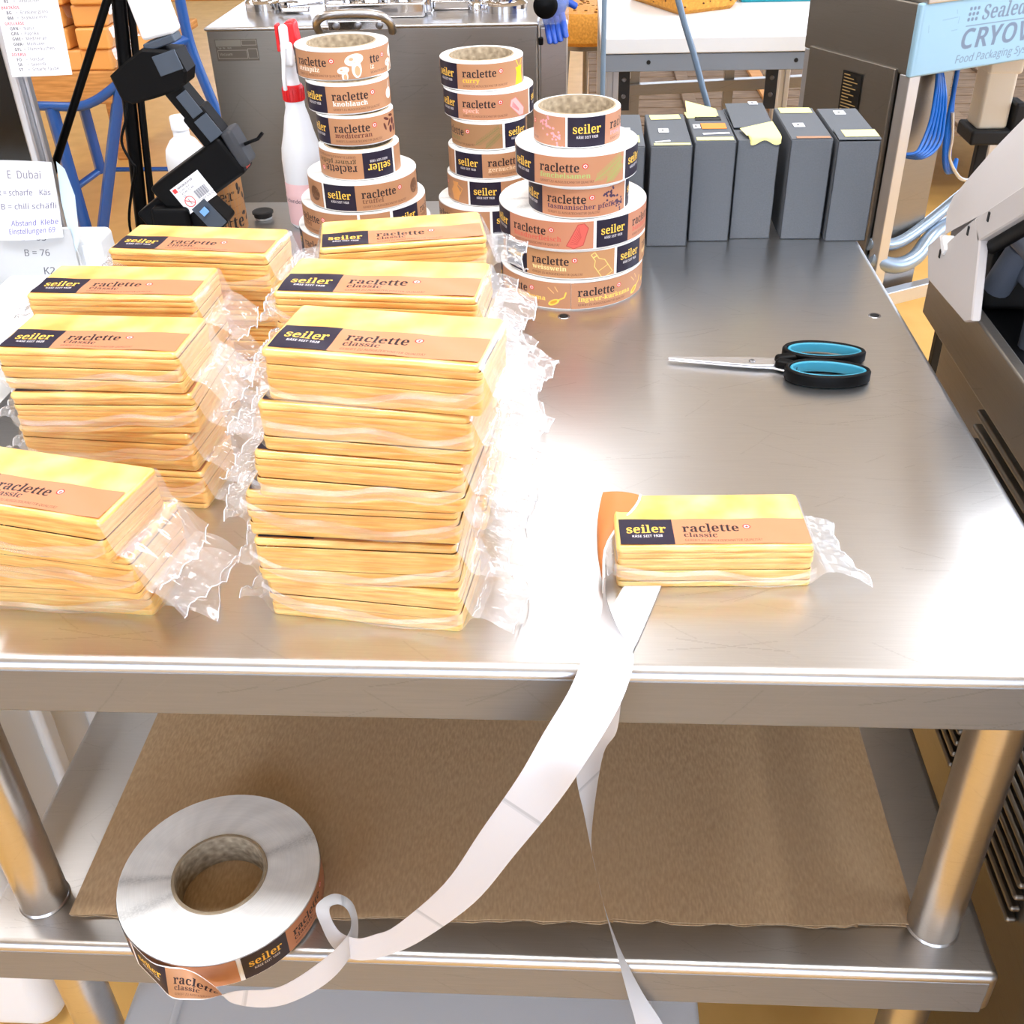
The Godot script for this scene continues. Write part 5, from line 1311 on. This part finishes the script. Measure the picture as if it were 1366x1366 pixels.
	t = thing("grey_rod", "upright blue-grey rod standing at the white table's left corner", "rod", V(-0.331, 0.1, -1.4))
	m = MB.new(); m.tube([V(-0.331, -T, -1.25), V(-0.331, 0.42, -1.25)], 0.0040, 12); obj("rod", m, mat(Color(0.42, 0.49, 0.55), 0.4), t, true)
	# slatted platform on the floor behind, with yellow crust cheese and a blue glove
	t = thing("slatted_platform", "low platform of weathered grey-brown slats behind the white table", "platform", V(0.4, -T, -3.9))
	for k in 13:
		m = MB.new(); m.rbox(V(0.70, -0.56, -3.42 - 0.125 * k), Vector3(2.05, 0.022, 0.112), 0.003); obj("slat", m, M.grey_wood, t, true)
	for k in 7:
		m = MB.new(); m.rbox(V(-0.25 + 0.31 * k, -0.542, -4.17), Vector3(0.05, 0.014, 1.6), 0.003); obj("batten", m, M.wood if k == 2 else M.grey_wood, t, true)
	for q in [[-0.28, -3.45], [1.65, -3.45], [-0.28, -4.85], [1.65, -4.85]]:
		m = MB.new(); m.rbox(V(q[0], -0.715, q[1]), Vector3(0.08, 0.29, 0.08), 0.003); obj("leg", m, M.grey_wood, t, true)
	t = thing("steel_rail_frame", "grey steel rail frame standing between the white table and the slats", "frame", V(0.1, -T, -2.95))
	m = MB.new(); m.rbox(V(0.10, -0.285, -2.93), Vector3(0.66, 0.032, 0.03), 0.002, 2, Basis(Vector3.BACK, 0.035)); obj("rail", m, M.steel_dark, t, true)
	for q in [[-0.150, -0.05, -0.24, -0.10], [0.093, -0.16, 0.093, 0.0], [0.42, -0.2, 0.42, 0.0], [-0.22, -0.4, -0.22, 0.0]]:
		m = MB.new(); m.rbox(V((q[0] + q[2]) / 2, -0.49, -2.95), Vector3(0.03, 0.74, 0.03), 0.002, 2); obj("post", m, M.steel_dark, t, true)
	t = thing("yellow_cheese", "large yellow cheese wheel with small holes beyond the steel machine's right corner", "cheese", V(-0.30, -0.11, -2.45))
	m = MB.new(); m.lathe([Vector2(0, 0), Vector2(0.125, 0), Vector2(0.138, 0.012), Vector2(0.138, 0.080), Vector2(0.126, 0.094), Vector2(0, 0.098)], V(-0.345, -0.190, -3.15), 48); obj("wheel", m, M.rind, t, true)
	t.position = V(-0.345, -0.190, -3.15)
	for c2 in t.get_children(): c2.position = -t.position
	m = MB.new(); rng.seed = 4
	for k in 40:
		var a := rng.randf() * TAU; var rr := sqrt(rng.randf()) * 0.115
		m.rbox(Vector3(rr * cos(a), 0.0968, rr * sin(a)), Vector3(0.010, 0.004, 0.005), 0.0019, 2)
	obj("hole", m, mat(Color(0.45, 0.28, 0.08), 0.8), t)
	var st := thing("cheese_stand", "grey steel stool carrying the large yellow cheese wheel", "stool", V(-0.345, -T, -3.15))
	m = MB.new(); m.lathe([Vector2(0, 0.652), Vector2(0.10, 0.652), Vector2(0.10, 0.668), Vector2(0, 0.669)], Vector3.ZERO, 32); obj("seat_plate", m, M.steel_dark, st)
	for k in 3:
		var a := TAU * k / 3.0 + 0.5
		m = MB.new(); m.tube([Vector3(0.07 * cos(a), 0.655, 0.07 * sin(a)), Vector3(0.12 * cos(a), 0.0, 0.12 * sin(a))], 0.009, 10); obj("leg", m, M.steel_dark, st)
	var g := thing("rubber_glove", "blue rubber glove hanging over the steel machine's right column", "glove", V(-0.41, 0.17, -1.385))
	m = MB.new()
	var o := V(-0.413, 0.196, -1.386)
	m.rbox(o, Vector3(0.044, 0.044, 0.030), 0.013, 3, Basis(Vector3.BACK, -0.35))
	m.tube([o + Vector3(-0.004, 0.01, 0.0), o + Vector3(-0.012, 0.045, -0.004), o + Vector3(-0.018, 0.085, -0.010)], [0.018, 0.020, 0.024], 16)
	for k in 4:
		var q := o + Vector3(-0.012 + 0.0085 * k, -0.018 + 0.003 * k, 0.002)
		glove_finger(m, [q, q + Vector3(0.003, -0.008, 0.016), q + Vector3(0.006, -0.022 + 0.002 * absf(k - 1.5), 0.034), q + Vector3(0.009, -0.036 + 0.003 * absf(k - 1.5), 0.042)], 0.0062)
	glove_finger(m, [o + Vector3(0.014, 0.008, 0.0), o + Vector3(0.026, 0.006, 0.003), o + Vector3(0.040, -0.001, 0.005)], 0.0068)
	obj("glove_body", m, M.glove, g, true)

# ------------------------------------------------------------------ packing machine at the right, turned
func packing_machine() -> void:
	var yaw := -0.50     # its front looks to the right of the viewer
	var at := V(0.220, -T, -1.5)
	var t := thing("packing_machine", "steel packing machine with a pale blue lettered front plate behind the table's right corner", "machine", at, -yaw)
	# local axes: x along the front to the right, z towards the front; origin at the lower left front corner
	var y0 := 0.052 + T; var y1 := 0.170 + T
	var m := MB.new(); m.rbox(Vector3(0.30, (y0 + y1) / 2, -0.15), Vector3(0.60, y1 - y0, 0.29), 0.003); obj("hood", m, M.steel_dark, t)
	m = MB.new(); m.rbox(Vector3(0.30, (y0 + y1) / 2, 0.0), Vector3(0.61, y1 - y0 + 0.004, 0.012), 0.004); var fp := obj("front_plate", m, mat(Color(0.56, 0.70, 0.78), 0.35), t)
	var im := Image.create(1200, 236, false, Image.FORMAT_RGBA8); im.fill(Color(0.56, 0.70, 0.78))
	var ink := Color(0.40, 0.47, 0.55)
	for i in 3:
		for k in 3: fill_oval(im, Vector2(216 + i * 18 - k * 1.5, 34 + k * 18), 6.5, 6.5, ink)
	text(im, "Sealed Air", "serif-bold", 275, 76, 38, ink, 330, 0.12)
	im.fill_rect(Rect2i(206, 90, 560, 3), ink)
	text(im, "CRYOVAC", "sans-bold", 196, 170, 52, ink, 470, 0.1)
	text(im, "Food Packaging Systems", "sans", 188, 216, 20, ink, 430, 0.15)
	for q in [[150, 30, 154, 44], [168, 54, 166, 78], [30, 70, 34, 96], [90, 60, 160, 56], [140, 100, 168, 98]]: stroke(im, [Vector2(q[0], q[1]), Vector2(q[2], q[3])], 3, Color(0.50, 0.62, 0.70))
	im.shrink_x2()
	m = MB.new(); m.quad(Vector3(0.004, y0 + 0.002, 0.0064), Vector3(0.604, y0 + 0.002, 0.0064), Vector3(0.604, y1, 0.0064), Vector3(0.004, y1, 0.0064)); obj("lettering", m, texmat(im, 0.35), fp)
	m = MB.new(); m.rbox(Vector3(0.31, y1 + 0.006, -0.145), Vector3(0.61, 0.012, 0.31), 0.003); obj("top_sheet", m, M.steel_plain, t)
	m = MB.new(); m.rbox(Vector3(0.030, y1 + 0.02, -0.10), Vector3(0.02, 0.03, 0.02), 0.004); m.lathe([Vector2(0, 0), Vector2(0.012, 0), Vector2(0.012, 0.02), Vector2(0, 0.022)], Vector3(0.03, y1 + 0.03, -0.10), 16); obj("valve_screw", m, M.chrome, t)
	for q in [[0.014, -0.012], [0.56, -0.012], [0.014, -0.28], [0.56, -0.28]]:
		m = MB.new(); m.rbox(Vector3(q[0], y0 / 2, q[1]), Vector3(0.026, y0, 0.026), 0.002); obj("leg", m, M.alu, t)
	m = MB.new(); m.rbox(Vector3(0.30, 0.475, -0.012), Vector3(0.55, 0.030, 0.024), 0.002); m.rbox(Vector3(0.014, 0.475, -0.14), Vector3(0.024, 0.03, 0.24), 0.002); obj("cross_beam", m, M.alu, t)
	m = MB.new(); m.rbox(Vector3(-0.002, 0.66, -0.15), Vector3(0.010, 0.52, 0.24), 0.002); obj("side_panel", m, M.steel_dark, t)
	m = MB.new(); m.rbox(Vector3(0.085, 0.675, -0.16), Vector3(0.13, 0.47, 0.24), 0.004); obj("inner_cabinet", m, M.steel_dark, t)
	m = MB.new(); m.tube(smooth([Vector3(0.0, 0.565, -0.02), Vector3(0.05, 0.548, 0.0), Vector3(0.10, 0.555, 0.0), Vector3(0.16, 0.585, -0.02), Vector3(0.26, 0.60, -0.05)], 5), 0.016, 12); m.tube(smooth([Vector3(0.0, 0.592, -0.03), Vector3(0.06, 0.585, -0.02), Vector3(0.13, 0.600, -0.03), Vector3(0.26, 0.64, -0.06)], 5), 0.012, 12); obj("drain_pipe", m, mat(Color(0.60, 0.66, 0.72), 0.3, 0.6), t)
	# rating plate on the hood's left side
	var im2 := Image.create(256, 320, false, Image.FORMAT_RGBA8); im2.fill(Color(0.03, 0.03, 0.035))
	for k in 13: im2.fill_rect(Rect2i(20, 20 + k * 22, 80 + (k * 53) % 120, 7), Color(0.70, 0.58, 0.36))
	im2.shrink_x2()
	m = MB.new(); var f := Transform3D(Basis(Vector3.UP, -PI / 2), Vector3(-0.009, 0.853, -0.135))
	m.quad(f * Vector3(-0.027, -0.042, 0), f * Vector3(0.027, -0.042, 0), f * Vector3(0.027, 0.042, 0), f * Vector3(-0.027, 0.042, 0)); obj("rating_plate", m, texmat(im2, 0.4), t)
	# cables hanging below the hood
	var cb := thing("blue_cables", "bundle of bright blue cables looping below the pale blue lettered plate", "cable", at, -yaw)
	for k in 5:
		var d := 0.0068 * k
		m = MB.new(); m.tube(smooth([Vector3(0.085 + d, y0 + 0.01, -0.02 - d), Vector3(0.090 + d * 0.8, y0 - 0.04, -0.018), Vector3(0.085 + d * 1.2, y0 - 0.09, -0.012), Vector3(0.066 + d * 1.6, y0 - 0.128 - d * 0.3, -0.004), Vector3(0.045 + d * 0.8, y0 - 0.143 - d * 0.4, 0.0), Vector3(0.020, y0 - 0.146, -0.03)], 5), 0.0034, 8); obj("cable", m, M.blue_cable, cb)
	for k in 3:
		var d := 0.006 * k
		m = MB.new(); m.tube(smooth([Vector3(0.168, y0 + 0.01, -0.05), Vector3(0.164, y0 - 0.06, -0.045), Vector3(0.160 + d, y0 - 0.13, -0.04), Vector3(0.172 + d, y0 - 0.19, -0.04), Vector3(0.20 + d, y0 - 0.215, -0.05), Vector3(0.235, y0 - 0.20, -0.07)], 5), 0.0045, 8); obj("cable", m, M.blue_cable, cb)
	m = MB.new(); m.tube(smooth([Vector3(0.160, y0 - 0.09, -0.034), Vector3(0.172, y0 - 0.14, -0.034), Vector3(0.178, y0 - 0.18, -0.036), Vector3(0.22, y0 - 0.225, -0.04), Vector3(0.26, y0 - 0.24, -0.05)], 5), 0.0036, 8); obj("grey_cable", m, M.alu, cb)
	# white canister behind
	var c := thing("white_canister", "cream plastic canister with a black base behind the blue cables", "canister", V(0.482, -T, -1.80))
	m = MB.new(); m.rbox(Vector3(0.0, 0.81, 0.0), Vector3(0.062, 0.13, 0.07), 0.008, 3); m.rbox(Vector3(0.003, 0.878, 0.0), Vector3(0.070, 0.05, 0.075), 0.008, 3); obj("canister_body", m, mat(Color(0.90, 0.85, 0.76), 0.5), c)
	m = MB.new(); m.rbox(Vector3(0.0, 0.732, 0.0), Vector3(0.085, 0.03, 0.10), 0.006); m.rbox(Vector3(0.046, 0.765, 0.02), Vector3(0.022, 0.07, 0.06), 0.006); m.rbox(Vector3(0, 0.36, 0), Vector3(0.022, 0.72, 0.022), 0.003); m.rbox(Vector3(0, 0.01, 0), Vector3(0.25, 0.02, 0.25), 0.004); obj("black_base", m, M.black_rough, c)

# ------------------------------------------------------------------ steel cabinet with the grey slicer at the right
func slicer_cabinet() -> void:
	var t := thing("steel_cabinet", "steel cabinet with louvre slots standing along the work table's right side", "cabinet", V(0.40, -T, -0.3))
	var m := MB.new()
	m.rbox(V(0.062, -0.010, -0.15), Vector3(0.014, 0.070, 1.10), 0.003); m.rbox(V(0.42, -0.035, -0.15), Vector3(0.72, 0.012, 1.10), 0.002); obj("upper_rim", m, M.steel_dark, t, true)
	m = MB.new(); m.rbox(V(0.43, -0.45, -0.15), Vector3(0.70, 0.80, 1.06), 0.004); obj("body", m, M.steel_dark, t, true)
	m = MB.new(); m.rbox(V(0.074, -0.055, -0.55), Vector3(0.004, 0.022, 0.008), 0.001); obj("dark_slot", m, M.black, t, true)
	m = MB.new(); m.rbox(V(0.42, -0.027, -0.15), Vector3(0.70, 0.004, 1.08), 0.001); obj("dark_tray", m, mat(Color(0.05, 0.05, 0.055), 0.35, 0.3), t, true)
	for c in [[-0.13, 22], [-0.335, 22]]:
		for k in c[1]:
			m = MB.new()
			m.rbox(V(0.074, -0.075 - 0.0180 * k, c[0] - 0.085), Vector3(0.012, 0.0075, 0.17), 0.0036, 3)
			obj("louvre", m, M.steel_dark, t, true)
	for q in [[0.12, 0.35], [0.74, 0.35], [0.12, -0.62], [0.74, -0.62]]:
		m = MB.new(); m.lathe([Vector2(0, 0), Vector2(0.025, 0), Vector2(0.025, 0.012)], V(q[0], -T, q[1]), 20); obj("foot", m, M.black_rough, t, true)
	# slicer
	var s := thing("food_slicer", "light grey machine with a slanting cover and angled side plate on the steel cabinet", "slicer", V(0.2, -0.03, -0.6))
	var zy := Transform3D(Basis(Vector3(0, 0, -1), Vector3.UP, Vector3.RIGHT), V(0.042, 0, 0))   # drawn as (-z, y), pushed along x
	m = MB.new()
	m.prism(PackedVector2Array([Vector2(0.689, 0.045), Vector2(0.655, 0.070), Vector2(0.640, 0.060), Vector2(0.622, 0.076), Vector2(0.560, 0.123), Vector2(0.535, 0.108), Vector2(0.508, 0.031), Vector2(0.526, 0.021), Vector2(0.665, 0.012)]), 0.010, zy, 0.0015); obj("side_plate", m, M.light_grey, s, true)
	m = MB.new()
	m.prism(PackedVector2Array([Vector2(0.560, 0.123), Vector2(0.400, 0.228), Vector2(0.385, 0.205), Vector2(0.540, 0.104)]), 0.010, zy, 0.0015); obj("lower_strip", m, M.light_grey, s, true)
	for p in [Vector2(0.641, 0.053), Vector2(0.571, 0.105), Vector2(0.525, 0.136)]:
		m = MB.new(); m.rbox(V(0.0418, p.y, -p.x), Vector3(0.002, 0.010, 0.0045), 0.0009); obj("slot_screw", m, M.black_rough, s, true)
	m = MB.new(); m.rbox(V(0.046, 0.066, -0.632), Vector3(0.014, 0.013, 0.020), 0.003, 2, Basis(Vector3.RIGHT, 0.6)); obj("white_tab", m, M.white_plastic, s, true)
	m = MB.new(); m.tube([V(0.058, 0.100, -0.540), V(0.058, 0.205, -0.382)], 0.0085, 10); obj("black_bar", m, M.black, s, true)
	# slanting cover: from the side plate up and away
	var lo := [V(0.050, 0.068, -0.662), V(0.050, 0.128, -0.560), V(0.050, 0.187, -0.467), V(0.050, 0.240, -0.38)]
	var hi := [V(0.090, 0.078, -0.775), V(0.092, 0.150, -0.700), V(0.096, 0.216, -0.625), V(0.100, 0.280, -0.55)]
	var rows := [[], [], [], [], [], []]
	for k in 4:
		rows[0].push_back(lo[k]); rows[1].push_back(lo[k].lerp(hi[k], 0.5) + Vector3(-0.004, 0.003, 0)); rows[2].push_back(lo[k].lerp(hi[k], 0.93)); rows[3].push_back(hi[k] + Vector3(0.008, 0.002, -0.002)); rows[4].push_back(hi[k] + Vector3(0.03, 0.0, -0.002)); rows[5].push_back(hi[k] + Vector3(0.22, -0.03, 0.02))
	for q in 6: rows[q] = smooth(rows[q], 3)
	m = MB.new(); m.grid(rows)
	# underside a little lower, so that the cover is a shell with thickness
	var rows2 := []
	for q in 6: rows2.push_back(rows[q].map(func(p): return p + Vector3(0.006, -0.005, 0.004)))
	var m2 := MB.new(); m2.grid(rows2, [], false, true)
	var off := m.v.size(); m.v.append_array(m2.v); m.n.append_array(m2.n); m.u.append_array(m2.u)
	for q in m2.ix: m.ix.push_back(q + off)
	obj("slanting_cover", m, M.light_grey, s, true)
	m = MB.new(); m.rbox(V(0.125, 0.088, -0.575), Vector3(0.060, 0.020, 0.075), 0.009, 3); m.rbox(V(0.150, 0.050, -0.60), Vector3(0.07, 0.035, 0.05), 0.012, 3); m.tube([V(0.105, 0.02, -0.62), V(0.115, 0.075, -0.60)], 0.016, 14); m.tube([V(0.14, -0.024, -0.56), V(0.14, 0.06, -0.56)], 0.020, 14); obj("grey_mechanism", m, mat(Color(0.36, 0.38, 0.42), 0.45), s, true)
	m = MB.new(); m.rbox(V(0.265, 0.018, -0.700), Vector3(0.31, 0.085, 0.09), 0.01, 3); obj("dark_housing", m, M.black_rough, s, true)
	m = MB.new(); m.lathe([Vector2(0.012, 0), Vector2(0.032, 0), Vector2(0.034, 0.004), Vector2(0.034, 0.022), Vector2(0.030, 0.026), Vector2(0.012, 0.026)], V(0.16, 0.004, -0.50), 28, Basis(Vector3.BACK, PI / 2)); obj("black_wheel", m, M.black, s, true)

# ------------------------------------------------------------------ crate under the shelf, bin at the left
func crates() -> void:
	var t := thing("white_crate", "white plastic crate with a ribbed lid on the floor under the table shelf", "crate", V(-0.5375, -T, -0.17))
	var m := MB.new(); m.rbox(V(-0.5375, -0.715, -0.17), Vector3(0.57, 0.29, 0.37), 0.012, 3); obj("crate_body", m, M.white_plastic, t, true)
	m = MB.new(); m.rbox(V(-0.5375, -0.565, -0.17), Vector3(0.605, 0.014, 0.40), 0.006, 3); obj("lid", m, M.white_plastic, t, true)
	m = MB.new(); m.tube(smooth([V(-0.60, -0.557, 0.005), V(-0.77, -0.557, 0.000), V(-0.785, -0.557, -0.012), V(-0.785, -0.557, -0.30), V(-0.77, -0.557, -0.325), V(-0.30, -0.557, -0.325), V(-0.29, -0.557, -0.30), V(-0.29, -0.557, -0.012), V(-0.31, -0.557, 0.0), V(-0.60, -0.557, 0.005)], 4), 0.004, 8); obj("lid_ridge", m, M.white_plastic, t, true)
	t = thing("white_bin", "tall white plastic bin with vertical ribs standing left of the work table", "bin", V(-1.35, -T, -0.45))
	m = MB.new(); m.rbox(V(-1.36, -0.50, -0.50), Vector3(0.62, 0.72, 0.60), 0.03, 3); obj("bin_body", m, M.white_matt, t, true)
	for k in 5:
		m = MB.new(); m.rbox(V(-1.044, -0.50, -0.72 + 0.11 * k), Vector3(0.016, 0.66, 0.028), 0.007, 3); obj("rib", m, M.white_matt, t, true)
	m = MB.new(); m.rbox(V(-1.36, -0.135, -0.50), Vector3(0.66, 0.03, 0.64), 0.012, 3); obj("rim", m, M.white_matt, t, true)
